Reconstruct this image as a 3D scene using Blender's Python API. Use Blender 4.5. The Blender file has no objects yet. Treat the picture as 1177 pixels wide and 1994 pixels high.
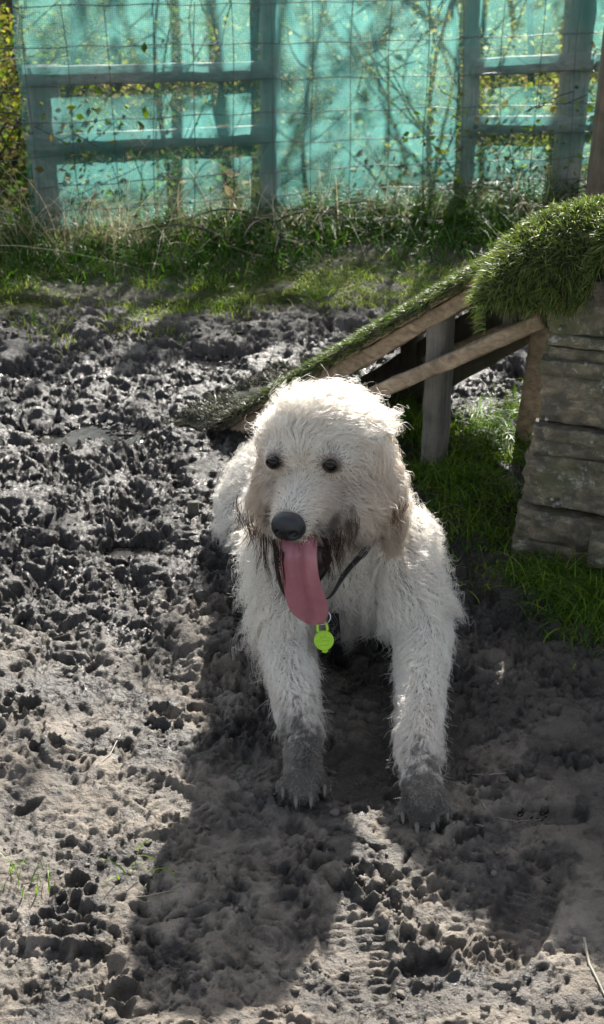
import bpy, bmesh, math, random
import numpy as np
from mathutils import Vector, Matrix, kdtree
random.seed(7)
RNG = np.random.default_rng(7)
R = math.radians
sc = bpy.context.scene
COL = sc.collection

# ------------------------------------------------------------------ camera
FPX, CX, CY, PITCH, CAMH = 2600.0, 588.5, 997.0, R(26), 1.38
cd = bpy.data.cameras.new('camera'); cam = bpy.data.objects.new('camera', cd); COL.objects.link(cam)
cam.location = (0, 0, CAMH); cam.rotation_euler = (R(90) - PITCH, 0, 0)
cd.sensor_fit = 'VERTICAL'; cd.sensor_height = 36; cd.lens = FPX / 1994 * 36
cd.clip_start = 0.05; cd.clip_end = 500
cd.dof.use_dof = True; cd.dof.focus_distance = 2.25; cd.dof.aperture_fstop = 9.0
sc.camera = cam
cP, sP = math.cos(PITCH), math.sin(PITCH)
def W(px, py, Y):
    """world point on the photo's ray through (px,py) at horizontal distance Y"""
    X = (px - CX) / FPX; V = -(py - CY) / FPX
    dy = cP + V * sP; dz = -sP + V * cP; t = Y / dy
    return Vector((X * t, Y, CAMH + dz * t))
def WZ(px, py, z=0.0):
    X = (px - CX) / FPX; V = -(py - CY) / FPX
    dy = cP + V * sP; dz = -sP + V * cP; t = (z - CAMH) / dz
    return Vector((X * t, dy * t, z))

# ------------------------------------------------------------------ noise
def _h(ix, iy, s):
    n = (ix.astype(np.int64) * 374761393 + iy.astype(np.int64) * 668265263 + s * 1442695041) & 0xffffffff
    n = ((n ^ (n >> 13)) * 1274126177) & 0xffffffff
    n = (n ^ (n >> 16)) & 0xffffffff
    return n.astype(np.float64) / 4294967295.0
def perlin(x, y, s=0):
    ix = np.floor(x); iy = np.floor(y); fx = x - ix; fy = y - iy
    u = fx * fx * fx * (fx * (fx * 6 - 15) + 10); v = fy * fy * fy * (fy * (fy * 6 - 15) + 10)
    def g(a, b):
        t = _h(ix + a, iy + b, s) * 6.2831853
        return np.cos(t) * (fx - a) + np.sin(t) * (fy - b)
    n0 = g(0, 0) * (1 - u) + g(1, 0) * u; n1 = g(0, 1) * (1 - u) + g(1, 1) * u
    return (n0 * (1 - v) + n1 * v) * 1.5
def fbm(x, y, s=0, o=4, gain=.5):
    r = 0; a = 1
    for k in range(o):
        r = r + a * perlin(x * 2 ** k + 17.3 * k, y * 2 ** k - 9.1 * k, s + k); a *= gain
    return r
def worley(x, y, s=0):
    ix = np.floor(x); iy = np.floor(y)
    f1 = np.full(x.shape, 9.0); f2 = np.full(x.shape, 9.0); idv = np.zeros(x.shape)
    for a in (-1, 0, 1):
        for b in (-1, 0, 1):
            cx = ix + a; cy = iy + b
            d = np.hypot(cx + _h(cx, cy, s) - x, cy + _h(cx, cy, s + 5) - y)
            n = d < f1
            f2 = np.where(n, f1, np.minimum(f2, d)); idv = np.where(n, _h(cx, cy, s + 9), idv); f1 = np.where(n, d, f1)
    return f1, f2, idv
def sstep(a, b, x):
    t = np.clip((x - a) / (b - a), 0, 1); return t * t * (3 - 2 * t)

# ------------------------------------------------------------------ object helpers
def tag(o, label=None, cat=None, group=None, kind=None):
    if label: o['label'] = label
    if cat: o['category'] = cat
    if group: o['group'] = group
    if kind: o['kind'] = kind
    return o
def empty(name, loc, label, cat, group=None):
    o = bpy.data.objects.new(name, None); COL.objects.link(o); o.location = loc
    o.empty_display_size = .1
    return tag(o, label, cat, group)
def link(name, me, mat, parent=None):
    o = bpy.data.objects.new(name, me); COL.objects.link(o)
    if mat: me.materials.append(mat)
    if parent is not None:
        o.parent = parent; o.matrix_parent_inverse = Matrix.Translation(parent_world(parent)).inverted()
    return o
def parent_world(p):
    v = Vector(p.location)
    return v if p.parent is None else (v if p.type != 'EMPTY' else v)
def np_mesh(name, V, F, mat, parent=None, smooth=True, attrs=None):
    V = np.asarray(V, np.float32); F = np.asarray(F, np.int32)
    me = bpy.data.meshes.new(name); nf, k = F.shape
    me.vertices.add(len(V)); me.vertices.foreach_set('co', V.ravel())
    me.loops.add(nf * k); me.loops.foreach_set('vertex_index', F.ravel())
    me.polygons.add(nf); me.polygons.foreach_set('loop_start', np.arange(0, nf * k, k, dtype=np.int32))
    me.update(calc_edges=True)
    me.polygons.foreach_set('use_smooth', np.full(nf, smooth, dtype=bool))
    for an, arr in (attrs or {}).items():
        arr = np.asarray(arr, np.float32)
        if arr.ndim == 1:
            at = me.attributes.new(an, 'FLOAT', 'POINT'); at.data.foreach_set('value', arr)
        else:
            if arr.shape[1] == 3: arr = np.c_[arr, np.ones(len(arr), np.float32)]
            at = me.attributes.new(an, 'FLOAT_COLOR', 'POINT'); at.data.foreach_set('color', arr.ravel())
    me.validate(); 
    return link(name, me, mat, parent)
class MB:
    """collects quads/tris of boxes, bars and tubes into one mesh"""
    def __init__(s): s.v = []; s.f = []; s.n = 0
    def add(s, V, F):
        V = np.asarray(V, float)
        s.v.append(V); s.f += [tuple(i + s.n for i in f) for f in F]; s.n += len(V); return s
    def grid(s, P):
        """P: (m,n,3) grid of points"""
        m, n, _ = P.shape
        F = [(i * n + j, i * n + j + 1, (i + 1) * n + j + 1, (i + 1) * n + j) for i in range(m - 1) for j in range(n - 1)]
        return s.add(P.reshape(-1, 3), F)
    def tube(s, pts, rad, sides=7, cap=True):
        pts = [Vector(p) for p in pts]; n = len(pts)
        rad = [rad] * n if not hasattr(rad, '__len__') else rad
        V = []; prev = None
        for i, p in enumerate(pts):
            d = (pts[min(i + 1, n - 1)] - pts[max(i - 1, 0)]).normalized()
            a = prev if prev is not None else (Vector((0, 0, 1)) if abs(d.z) < .9 else Vector((1, 0, 0)))
            u = (a - d * a.dot(d)).normalized(); w = d.cross(u); prev = u
            for k in range(sides):
                t = 2 * math.pi * k / sides
                V.append(p + (u * math.cos(t) + w * math.sin(t)) * rad[i])
        F = [(i * sides + k, i * sides + (k + 1) % sides, (i + 1) * sides + (k + 1) % sides, (i + 1) * sides + k) for i in range(n - 1) for k in range(sides)]
        if cap: F += [tuple(range(sides))[::-1], tuple((n - 1) * sides + k for k in range(sides))]
        return s.add([tuple(v) for v in V], F)
    def build(s, name, mat, parent=None, smooth=True, bevel=0):
        me = bpy.data.meshes.new(name)
        me.from_pydata(np.concatenate(s.v).tolist(), [], s.f); me.update()
        bm = bmesh.new(); bm.from_mesh(me); bmesh.ops.recalc_face_normals(bm, faces=bm.faces)
        if bevel: bmesh.ops.bevel(bm, geom=list(bm.edges), offset=bevel, segments=2, profile=.6, affect='EDGES', clamp_overlap=True)
        bm.to_mesh(me); bm.free()
        me.polygons.foreach_set('use_smooth', np.full(len(me.polygons), smooth, dtype=bool))
        return link(name, me, mat, parent)
def beam(mb, a, b, w, h, side=None, sub=8, rough=.002, seed=0, lip=0):
    """a rough-sawn timber from a to b; w across (side vector), h in the third direction"""
    a = Vector(a); b = Vector(b); d = (b - a); L = d.length; d.normalize()
    sd = Vector(side) if side is not None else Vector((0, 0, 1)).cross(d)
    sd = (sd - d * sd.dot(d)).normalized(); up = d.cross(sd)
    n = max(2, int(L / .02)); rough_ = rough; prof = []
    m = 5; c = .12
    for (x0, y0, x1, y1) in ((-1, -1, 1, -1), (1, -1, 1, 1), (1, 1, -1, 1), (-1, 1, -1, -1)):
        for k in range(m):
            t = k / m; prof.append((x0 + (x1 - x0) * t, y0 + (y1 - y0) * t))
    prof = [(x * (1 - c * .5 * (abs(x) > .99 and abs(y) > .99)), y * (1 - c * .5 * (abs(x) > .99 and abs(y) > .99))) for x, y in prof]
    q = len(prof); rr = random.Random(seed); V = []
    ti = np.linspace(0, L, n)
    for i in range(n):
        bow = rough * .35 * math.sin(i * .37 + seed)
        for k, (x, y) in enumerate(prof):
            nz = float(perlin(np.array([ti[i] * 14 + seed * 3.1]), np.array([k * 1.3 + seed]), 3)[0]) * rough * 1.6
            p = a + d * ti[i] + sd * (x * w / 2 * (1 + nz / w)) + up * (y * h / 2 + nz * y + bow)
            V.append(tuple(p))
    F = [(i * q + k, i * q + (k + 1) % q, (i + 1) * q + (k + 1) % q, (i + 1) * q + k) for i in range(n - 1) for k in range(q)]
    F += [tuple(range(q))[::-1], tuple((n - 1) * q + k for k in range(q))]
    mb.add(V, F)

# ------------------------------------------------------------------ materials
def mat(name):
    m = bpy.data.materials.new(name); m.use_nodes = True; nt = m.node_tree
    b = nt.nodes['Principled BSDF']; return m, nt, b
def N(nt, t, **kw):
    n = nt.nodes.new(t)
    for k, v in kw.items():
        if k in n.inputs.keys(): n.inputs[k].default_value = v
        else: setattr(n, k, v)
    return n
def ramp(nt, fac, stops, interp='LINEAR'):
    r = nt.nodes.new('ShaderNodeValToRGB'); r.color_ramp.interpolation = interp
    e = r.color_ramp.elements
    while len(e) < len(stops): e.new(.5)
    for i, (p, c) in enumerate(stops):
        e[i].position = p; e[i].color = (*c, 1) if len(c) == 3 else c
    nt.links.new(fac, r.inputs[0]); return r.outputs[0]
def mixc(nt, f, a, b, mode='MIX'):
    m = nt.nodes.new('ShaderNodeMix'); m.data_type = 'RGBA'; m.blend_type = mode
    for s, v in ((m.inputs[0], f), (m.inputs[6], a), (m.inputs[7], b)):
        if hasattr(v, 'links'): nt.links.new(v, s)
        else: s.default_value = v if not isinstance(v, tuple) else ((*v, 1) if len(v) == 3 else v)
    return m.outputs[2]
def math_(nt, op, a, b=0.0, clamp=False):
    m = nt.nodes.new('ShaderNodeMath'); m.operation = op; m.use_clamp = clamp
    for s, v in ((m.inputs[0], a), (m.inputs[1], b)):
        if hasattr(v, 'links'): nt.links.new(v, s)
        else: s.default_value = v
    return m.outputs[0]
def noise(nt, scale, detail=4, rough=.55, coord='Object', stretch=None, dist=0):
    tc = nt.nodes.new('ShaderNodeTexCoord'); n = nt.nodes.new('ShaderNodeTexNoise')
    n.inputs['Scale'].default_value = scale; n.inputs['Detail'].default_value = detail; n.inputs['Roughness'].default_value = rough
    n.inputs['Distortion'].default_value = dist
    if stretch:
        mp = nt.nodes.new('ShaderNodeMapping'); mp.inputs['Scale'].default_value = stretch[:3]
        if len(stretch) > 3: mp.inputs['Rotation'].default_value = stretch[3]
        nt.links.new(tc.outputs[coord], mp.inputs[0]); nt.links.new(mp.outputs[0], n.inputs[0])
    else: nt.links.new(tc.outputs[coord], n.inputs[0])
    return n.outputs[0]
def bump(nt, b, h, strength, dist, prev=None):
    n = nt.nodes.new('ShaderNodeBump'); n.inputs['Strength'].default_value = strength; n.inputs['Distance'].default_value = dist
    nt.links.new(h, n.inputs['Height'])
    if prev: nt.links.new(prev, n.inputs['Normal'])
    if b: nt.links.new(n.outputs[0], b.inputs['Normal'])
    return n.outputs[0]
def attr(nt, name, out='Color'):
    a = nt.nodes.new('ShaderNodeAttribute'); a.attribute_name = name; return a.outputs[out]

def make_ground_mat():
    m, nt, b = mat('mud_ground'); L = nt.links.new
    wet = attr(nt, 'wet', 'Fac'); gr = attr(nt, 'green', 'Fac')
    n1 = noise(nt, 9, 6, .6); n2 = noise(nt, 70, 5, .65); n3 = noise(nt, 260, 5, .65); nb = noise(nt, 28, 6, .65, dist=.4)
    dry = ramp(nt, n1, [(.3, (.155, .129, .100)), (.55, (.255, .217, .173)), (.75, (.34, .298, .245))])
    dry = mixc(nt, math_(nt, 'MULTIPLY', ramp(nt, n2, [(.4, (0, 0, 0)), (.7, (1, 1, 1))]), .5), dry, (.17, .15, .13))
    wc = ramp(nt, n1, [(.3, (.025, .022, .020)), (.7, (.058, .052, .047))])
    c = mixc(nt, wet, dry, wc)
    gc = ramp(nt, n2, [(.35, (.045, .040, .024)), (.6, (.06, .085, .022))])
    c = mixc(nt, gr, c, gc)
    L(c, b.inputs['Base Color'])
    rg = math_(nt, 'SUBTRACT', .88, math_(nt, 'MULTIPLY', wet, .48))
    rg = math_(nt, 'SUBTRACT', rg, math_(nt, 'MULTIPLY', ramp(nt, n1, [(.5, (0, 0, 0)), (.68, (1, 1, 1))]), math_(nt, 'MULTIPLY', wet, .20)))
    rg = math_(nt, 'SUBTRACT', rg, math_(nt, 'MULTIPLY', attr(nt, 'water', 'Fac'), .28), True)
    rg = math_(nt, 'ADD', rg, math_(nt, 'MULTIPLY', gr, .5), True); L(rg, b.inputs['Roughness'])
    L(math_(nt, 'MULTIPLY', math_(nt, 'SUBTRACT', 1.0, gr, True), .28), b.inputs['Specular IOR Level'])
    nw = math_(nt, 'SUBTRACT', 1.0, attr(nt, 'water', 'Fac'))
    p = bump(nt, None, math_(nt, 'MULTIPLY', nb, nw), .8, .012); p = bump(nt, None, math_(nt, 'MULTIPLY', n2, nw), .9, .008, p)
    p = bump(nt, b, math_(nt, 'MULTIPLY', n3, nw), .8, .0026, p)
    return m
def make_wood(name, dark, light, along='z', scale=1.0, grey=.0, rough=.8, bumpd=.002, rot=None):
    m, nt, b = mat(name); L = nt.links.new
    st = {'x': (1.2, 14, 14), 'y': (14, 1.2, 14), 'z': (14, 14, 1.2)}[along]
    if rot: st = (*st, rot)
    n1 = noise(nt, 5 * scale, 6, .6, stretch=st, dist=.6); n2 = noise(nt, 14 * scale, 6, .65); n3 = noise(nt, 2.5, 4, .6)
    c = ramp(nt, n1, [(.3, dark), (.7, light)])
    c = mixc(nt, ramp(nt, n2, [(.45, (0, 0, 0)), (.75, (.65, .65, .65))]), c, tuple(x * .45 for x in dark))
    c = mixc(nt, ramp(nt, n3, [(.45, (0, 0, 0)), (.7, (.5, .5, .5))]), c, (.10, .105, .075))
    L(c, b.inputs['Base Color']); b.inputs['Roughness'].default_value = rough
    p = bump(nt, None, n1, .8, bumpd); bump(nt, b, n2, .5, bumpd, p)
    return m
def make_bark(name, c1, c2):
    m, nt, b = mat(name); L = nt.links.new
    n1 = noise(nt, 9, 6, .65, stretch=(4, 4, .8)); n2 = noise(nt, 3, 4)
    c = ramp(nt, n1, [(.3, c1), (.7, c2)])
    c = mixc(nt, ramp(nt, n2, [(.5, (0, 0, 0)), (.7, (.6, .6, .6))]), c, (.07, .085, .035))
    L(c, b.inputs['Base Color']); b.inputs['Roughness'].default_value = .9; bump(nt, b, n1, .8, .02)
    return m
def make_leaf(name, trans=.5, rough=.5, at='col', spec=.4):
    """leaves and blades: colour per leaf, light passes through"""
    m, nt, b = mat(name); L = nt.links.new
    c = attr(nt, at); L(c, b.inputs['Base Color']); b.inputs['Specular IOR Level'].default_value = spec; b.inputs['Roughness'].default_value = rough
    tr = nt.nodes.new('ShaderNodeBsdfTranslucent')
    tc = mixc(nt, .55, c, (.42, .60, .06), 'MIX'); tc = mixc(nt, .75, c, tc)
    hs = nt.nodes.new('ShaderNodeHueSaturation'); hs.inputs['Value'].default_value = 1.5; hs.inputs['Saturation'].default_value = 1.1
    L(c, hs.inputs['Color']); L(hs.outputs[0], tr.inputs[0])
    mx = nt.nodes.new('ShaderNodeMixShader'); mx.inputs[0].default_value = trans
    L(b.outputs[0], mx.inputs[1]); L(tr.outputs[0], mx.inputs[2]); L(mx.outputs[0], nt.nodes['Material Output'].inputs[0])
    return m
def make_plain(name, col, rough=.5, metal=0, spec=.5, bumpd=0, bs=40):
    m, nt, b = mat(name); b.inputs['Base Color'].default_value = (*col, 1); b.inputs['Roughness'].default_value = rough
    b.inputs['Metallic'].default_value = metal; b.inputs['Specular IOR Level'].default_value = spec
    n = noise(nt, bs, 4, .6)
    c = mixc(nt, math_(nt, 'MULTIPLY', n, .5), tuple(col), tuple(x * .6 for x in col)); nt.links.new(c, b.inputs['Base Color'])
    if bumpd: bump(nt, b, n, .6, bumpd)
    return m
M = {}
M['ground'] = make_ground_mat()
M['bark'] = make_bark('bark', (.035, .03, .024), (.12, .10, .08))
M['leaf'] = make_leaf('leaf', .45, .75, spec=.15)
M['grass'] = make_leaf('grass_blade', .5, .42)
M['turf'] = make_leaf('turf_blade', .42, .45)
M['dry'] = make_leaf('dry_stalk', .3, .7)

# ------------------------------------------------------------------ ground
dry_prints = []
def zone_rough(x, y):
    n = perlin(x * 1.6 + 3, y * 1.6, 41) * .22
    far = sstep(1.95, 2.3, y + n - .15 * sstep(.0, -.5, x) )
    return far
LEV = []   # puddles: (cx, cy, rx, ry)
for (px, py, rx, ry) in ((150, 835, .20, .11), (250, 1075, .09, .045), (1050, 1590, .085, .028), (700, 655, .12, .06), (90, 735, .16, .07), (420, 700, .13, .06), (950, 740, .16, .12), (1010, 660, .14, .2)):
    p = WZ(px, py); LEV.append((p.x, p.y, rx, ry))
TREADS = [(*WZ(515, 1835)[:2], .060), (*WZ(305, 1500)[:2], .075), (*WZ(690, 1850)[:2], .075)]
DENT = []     # x, y, r, angle, aspect, depth
for k in range(300):        # trodden holes
    DENT.append((RNG.uniform(-1.9, 1.9), 1.0 + 3.5 * RNG.random(), RNG.uniform(.010, .032), RNG.uniform(0, 3.14), RNG.uniform(.5, .9), RNG.uniform(.6, 1.1)))
def pawprint(x, y, s, a, dep=1.0):
    c_, s_ = math.cos(a), math.sin(a)
    for (u, v, r, as_) in ((0, 0, .020, .78), (-.024, .020, .0098, .7), (-.009, .034, .0105, .7), (.010, .034, .0105, .7), (.025, .019, .0098, .7)):
        DENT.append((x + s * (u * c_ - v * s_), y + s * (u * s_ + v * c_), r * s, a + (1.57 if r < .015 else 0), as_, dep * (1.0 if r > .015 else 1.25)))
for k in range(120): pawprint(RNG.uniform(-1.5, 1.5), 1.05 + 2.2 * RNG.random() ** 1.2, RNG.uniform(.8, 1.25), RNG.uniform(-3.1, 3.1), RNG.uniform(.6, 1.1))
HOLES = [(60, 1560, 1.5), (250, 1460, .8), (330, 1330, 1), (200, 1420, .8), (560, 1370, 1.4), (470, 1400, 1.2), (730, 1560, .8), (90, 1780, 1), (300, 1800, .6), (650, 1720, 1.), (700, 1700, .8), (600, 1760, .9),
         (1000, 1520, 1.3), (960, 1430, 1.1), (1080, 1390, 1.2), (60, 1920, 1), (380, 1210, 1.1), (330, 1250, 1), (180, 1300, 1.2), (130, 1640, 1.2), (270, 1560, 1.1), (110, 1450, 1.2), (40, 1400, 1.3)]
for (px, py, s) in HOLES: q = WZ(px, py); DENT.append((q.x, q.y, .0155 * s, RNG.uniform(0, 3), RNG.uniform(.55, .85), 1.2))
for (px, py, s, an) in ((830, 1890, 1.9, .1), (905, 1640, 1.3, .5), (1120, 1500, 1.4, -.3), (1040, 1690, 1.2, 2.9), (700, 1570, .9, 1.0), (240, 1950, 1.1, .4), (150, 1720, 1.2, 3.0), (330, 1400, 1.2, 2.8), (620, 1690, 1.0, .2), (980, 1880, 1.1, -.5)):
    q = WZ(px, py); pawprint(q.x, q.y, s, an, 1.25)
fpx, fpy, fpr, fpa, fpas, fpd = np.array(DENT).T
BOOT = [(*WZ(690, 1840)[:2], .050, .14, .15), (*WZ(330, 1560)[:2], .045, .13, .9), (*WZ(80, 1880)[:2], .045, .13, 1.4), (*WZ(1020, 1800)[:2], .045, .13, -.4)]
def ground_h(x, y, fade=None, prints=True):
    shp = x.shape; x = x.ravel().astype(float); y = y.ravel().astype(float)
    far = zone_rough(x, y); near = 1 - far
    grassy = sstep(4.2, 4.7, y)
    dist = np.hypot(x, np.maximum(y - 3, 0)); fd = 1 - sstep(5.5, 9, dist)
    lawn = 1 - .75 * grassy
    h = fbm(x * 1.3, y * 1.3, 1, 3) * .022
    wx = x + fbm(x * 9, y * 9, 21, 2) * .022; wy = y + fbm(x * 9, y * 9, 31, 2) * .022
    f1, f2, idv = worley(wx * 15, wy * 15, 3)
    lump = sstep(0, .45, f2 - f1) * (.4 + idv)
    g1, g2, idw = worley(wx * 38 + 5, wy * 38, 13)
    lump2 = sstep(0, .5, g2 - g1) * (.2 + idw)
    big = fbm(x * 6, y * 6, 51, 4, .55)
    rid = 1 - np.abs(fbm(wx * 8, wy * 8, 61, 3)) * 2
    fine = fbm(x * 45, y * 45, 71, 3, .6); fine2 = 1 - np.abs(fbm(wx * 75, wy * 75, 81, 2)) * 2
    patch = sstep(-.25, .35, fbm(x * 3.1, y * 3.1, 91, 3))
    rg2 = 1 - np.abs(fbm(wx * 21, wy * 21, 101, 3, .6)) * 2.2; bil = np.abs(fbm(wx * 33, wy * 33, 111, 3, .6))
    crk = np.maximum(0, .10 - np.abs(fbm(wx * 11, wy * 11, 131, 4, .6))) * 10; slab = sstep(.0, .12, fbm(wx * 13, wy * 13, 141, 4, .6)) + sstep(.1, .2, fbm(wx * 27 + 3, wy * 27, 151, 4, .6)) * .6
    hr_ = (-.007 * crk + .010 * slab + .030 * big + .009 * (lump - .4) + .012 * rid + .0105 * rg2 + .009 * bil + .004 * lump2 + .0055 * fine + .0034 * fine2) * lawn
    hn = .0105 * big - .0050 * crk + .0062 * slab * (.3 + .9 * patch) + 1.2 * (.0045 * (lump - .4) + .0050 * rg2 + .0050 * bil + .0018 * lump2 + .0038 * fine + .0022 * fine2) * (.30 + 1.3 * patch)
    hn = -np.log(np.exp(-hn * 260) + np.exp(-.0150 * 260)) / 260; hr_ = -np.log(np.exp(-hr_ * 120) + np.exp(-.034 * 120)) / 120
    right = sstep(.15, .45, x) * near * .45
    h = h + (hr_ * far + hn * near * (1 - right)) * fd
    if prints:
        P = np.zeros_like(h)
        order = np.argsort(y); ys = y[order]
        for i in range(len(fpx)):
            r = fpr[i]; a = np.searchsorted(ys, fpy[i] - 2.4 * r); b_ = np.searchsorted(ys, fpy[i] + 2.4 * r)
            ii = order[a:b_]; ii = ii[np.abs(x[ii] - fpx[i]) < 2.4 * r]
            if len(ii) == 0: continue
            dx = x[ii] - fpx[i]; dy = y[ii] - fpy[i]; c, s = math.cos(fpa[i]), math.sin(fpa[i])
            u = (dx * c + dy * s) / r; v = (-dx * s + dy * c) / (r * fpas[i])
            dd = np.sqrt(u * u + v * v) + .34 * perlin(x[ii] * 48 + i, y[ii] * 48, 5) + .16 * perlin(x[ii] * 130 + i, y[ii] * 130, 6)
            dep = fpd[i] * r * (.62 if fpy[i] < 2.2 else .75)
            P[ii] += -dep * (1 - sstep(.70, 1.0, dd)) + dep * .45 * np.exp(-((dd - 1.18) / .20) ** 2) * (1 + .8 * perlin(x[ii] * 70, y[ii] * 70, 9))
        k = (.6 + .4 * patch)
        P = np.maximum(P, -.022)
        h = h + P * (1 - grassy * .8) * k * (1 - .5 * right)
    for (tx, ty, tr) in TREADS:
        d = np.hypot(x - tx, (y - ty)); wob = d + .003 * perlin(x * 50, y * 50, 8)
        m_ = 1 - sstep(tr * .85, tr, d)
        ring = np.sin(wob / .0135 * 2 * math.pi); ring = np.sign(ring) * np.abs(ring) ** .6
        broke = sstep(-.3, .2, fbm(x * 14, y * 14, 15, 2))
        h = h * (1 - .60 * m_) + m_ * (.0027 * ring * broke * sstep(.1, .35, d / tr) - .003)
    for (bx, by, bw, bl, an) in BOOT:
        u = ((x - bx) * math.cos(an) + (y - by) * math.sin(an)) / bw; v = (-(x - bx) * math.sin(an) + (y - by) * math.cos(an)) / bl
        e = np.sqrt(u * u + v * v) + .08 * perlin(x * 40, y * 40, 2); m_ = 1 - sstep(.86, 1.0, e)
        lug = sstep(-.1, .3, np.sin(v * bl / .016 * 2 * math.pi + 2.2 * np.abs(u))) * sstep(.1, .22, np.abs(u))
        h = h * (1 - .55 * m_) + m_ * (-.008 + .0045 * lug * sstep(-.35, .1, fbm(x * 16, y * 16, 25, 2))) + .005 * np.exp(-((e - 1.1) / .1) ** 2)
    water = np.zeros_like(h)
    for (qx, qy, rx, ry) in LEV:
        d = np.hypot((x - qx) / rx, (y - qy) / ry) + .25 * perlin(x * 12, y * 12, 77)
        m_ = 1 - sstep(.75, 1.05, d)
        lev = -.012
        hh = h * (1 - .55 * m_ * (qy < 2.2)) - (.022 if qy > 2.2 else .014) * m_
        w_ = m_ * (hh < lev)
        h = np.where(w_ > .05, np.maximum(hh, lev + .0006 * perlin(x * 30, y * 30, 3)), hh); water = np.maximum(water, (w_ > .05) * 1.0 * (hh < lev - .001))
    # bank under the fence, slight rise to the wood
    h = h + .05 * sstep(4.9, 5.6, y) + .25 * sstep(7, 16, y)
    return h.reshape(shp), far.reshape(shp), water.reshape(shp), grassy.reshape(shp)
def gh(x, y):
    return ground_h(np.atleast_1d(np.asarray(x, float)), np.atleast_1d(np.asarray(y, float)))[0]

us = np.linspace(-1, 1, 861)
ext = 1 + np.cumsum(.004 * 1.13 ** np.arange(64)); us = np.r_[-ext[::-1], us, ext]
ys = [1.02]
while ys[-1] < 5.6: ys.append(ys[-1] * 1.0021)
st = .013
while ys[-1] < 160: ys.append(ys[-1] + st); st *= 1.10
yb = [1.02]; st = .004
while yb[-1] > -60: yb.append(yb[-1] - st); st *= 1.12
ys = np.r_[np.array(yb[1:])[::-1], ys]
UU, YY = np.meshgrid(us, ys); XX = UU * (.72 + .30 * np.clip(YY, 1.0, 200))
HH, FAR, WAT, GRS = ground_h(XX, YY)
ny, nx = XX.shape
V = np.stack([XX, YY, HH], -1).reshape(-1, 3)
I = np.arange(ny * nx).reshape(ny, nx)
F = np.stack([I[:-1, :-1], I[:-1, 1:], I[1:, 1:], I[1:, :-1]], -1).reshape(-1, 4)
# dampness: the far mud is wet, the near crust has dried, hollows stay damp
blur = perlin(XX * 2.2, YY * 2.2, 33) * .35 + perlin(XX * 7, YY * 7, 34) * .18
wet = sstep(1.75, 2.45, YY + blur * 1.1 + .12 * sstep(-.1, .6, XX))
wet = np.maximum(wet, .75 * sstep(.28, .5, XX + blur * .25))  # right-hand mud darkened, painting in the shade of hut and ramp
wet = np.maximum(wet, .85 * sstep(.004, -.016, HH) * (YY < 2.6))
dampn = fbm(XX * 5.5, YY * 5.5, 201, 5, .62); damp = .28 + .55 * sstep(.02, .38, dampn) + .35 * sstep(.15, .35, fbm(XX * 19, YY * 19, 211, 3))
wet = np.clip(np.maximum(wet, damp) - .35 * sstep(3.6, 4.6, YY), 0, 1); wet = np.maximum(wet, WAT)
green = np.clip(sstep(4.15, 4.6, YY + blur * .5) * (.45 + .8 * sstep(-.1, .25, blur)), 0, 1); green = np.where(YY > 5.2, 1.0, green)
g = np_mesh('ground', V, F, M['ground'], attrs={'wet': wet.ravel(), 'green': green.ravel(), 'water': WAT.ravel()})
tag(g, 'churned wet dark mud with paw prints, drying pale in front', 'ground', kind='structure')
# quick height lookup for scattering
def hat(x, y):
    x = np.asarray(x, float); y = np.asarray(y, float)
    j = np.clip(np.searchsorted(ys, y) - 1, 0, ny - 2); tu = x / (.72 + .30 * np.clip(y, 1, 200))
    i = np.clip(np.searchsorted(us, tu) - 1, 0, nx - 2)
    return HH[j, i]
def hz(x, y): return float(hat(np.array([x]), np.array([y]))[0])

# crumbs of mud lying on the surface
def crumbs():
    bm = bmesh.new(); bmesh.ops.create_icosphere(bm, subdivisions=2, radius=1); bv = np.array([v.co[:] for v in bm.verts]); bf = np.array([[v.index for v in f.verts] for f in bm.faces]); bm.free()
    n = 7500
    y = 1.15 + 3.2 * RNG.random(n) ** 1.25; x = RNG.uniform(-1, 1, n) * (.55 + .3 * y)
    keep = fbm(x * 6, y * 6, 66, 3) > .02; x = x[keep]; y = y[keep]; n = len(x)
    s = .0016 + .0085 * RNG.random(n) ** 4 * (.6 + .5 * zone_rough(x, y)); z = hat(x, y)
    Vs = []; 
    for i in range(n):
        k = 1 + .38 * RNG.standard_normal(3) * .6
        d = 1 + .30 * np.sin(bv @ RNG.standard_normal(3) * 2.6 + RNG.random() * 6) + .14 * np.sin(bv @ RNG.standard_normal(3) * 6)
        p = bv * d[:, None] * s[i] * np.abs(k); p[:, 2] *= .75
        a = RNG.random() * 6.28; c_, s_ = math.cos(a), math.sin(a)
        p = np.c_[p[:, 0] * c_ - p[:, 1] * s_, p[:, 0] * s_ + p[:, 1] * c_, p[:, 2]] + [x[i], y[i], z[i] + s[i] * .15]
        Vs.append(p)
    Fs = (bf[None] + (np.arange(n) * len(bv))[:, None, None]).reshape(-1, 3)
    P = np.concatenate(Vs)
    w = np.repeat(np.clip(sstep(1.75, 2.45, y) + .45 + .5 * sstep(.25, .5, x), 0, 1), len(bv))  # crumbs on the right carry the same painted shade
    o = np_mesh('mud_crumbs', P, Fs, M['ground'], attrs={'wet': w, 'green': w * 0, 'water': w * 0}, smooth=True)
    tag(o, 'small crumbs of mud lying loose on the churned ground', 'mud', kind='stuff')
crumbs()

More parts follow.
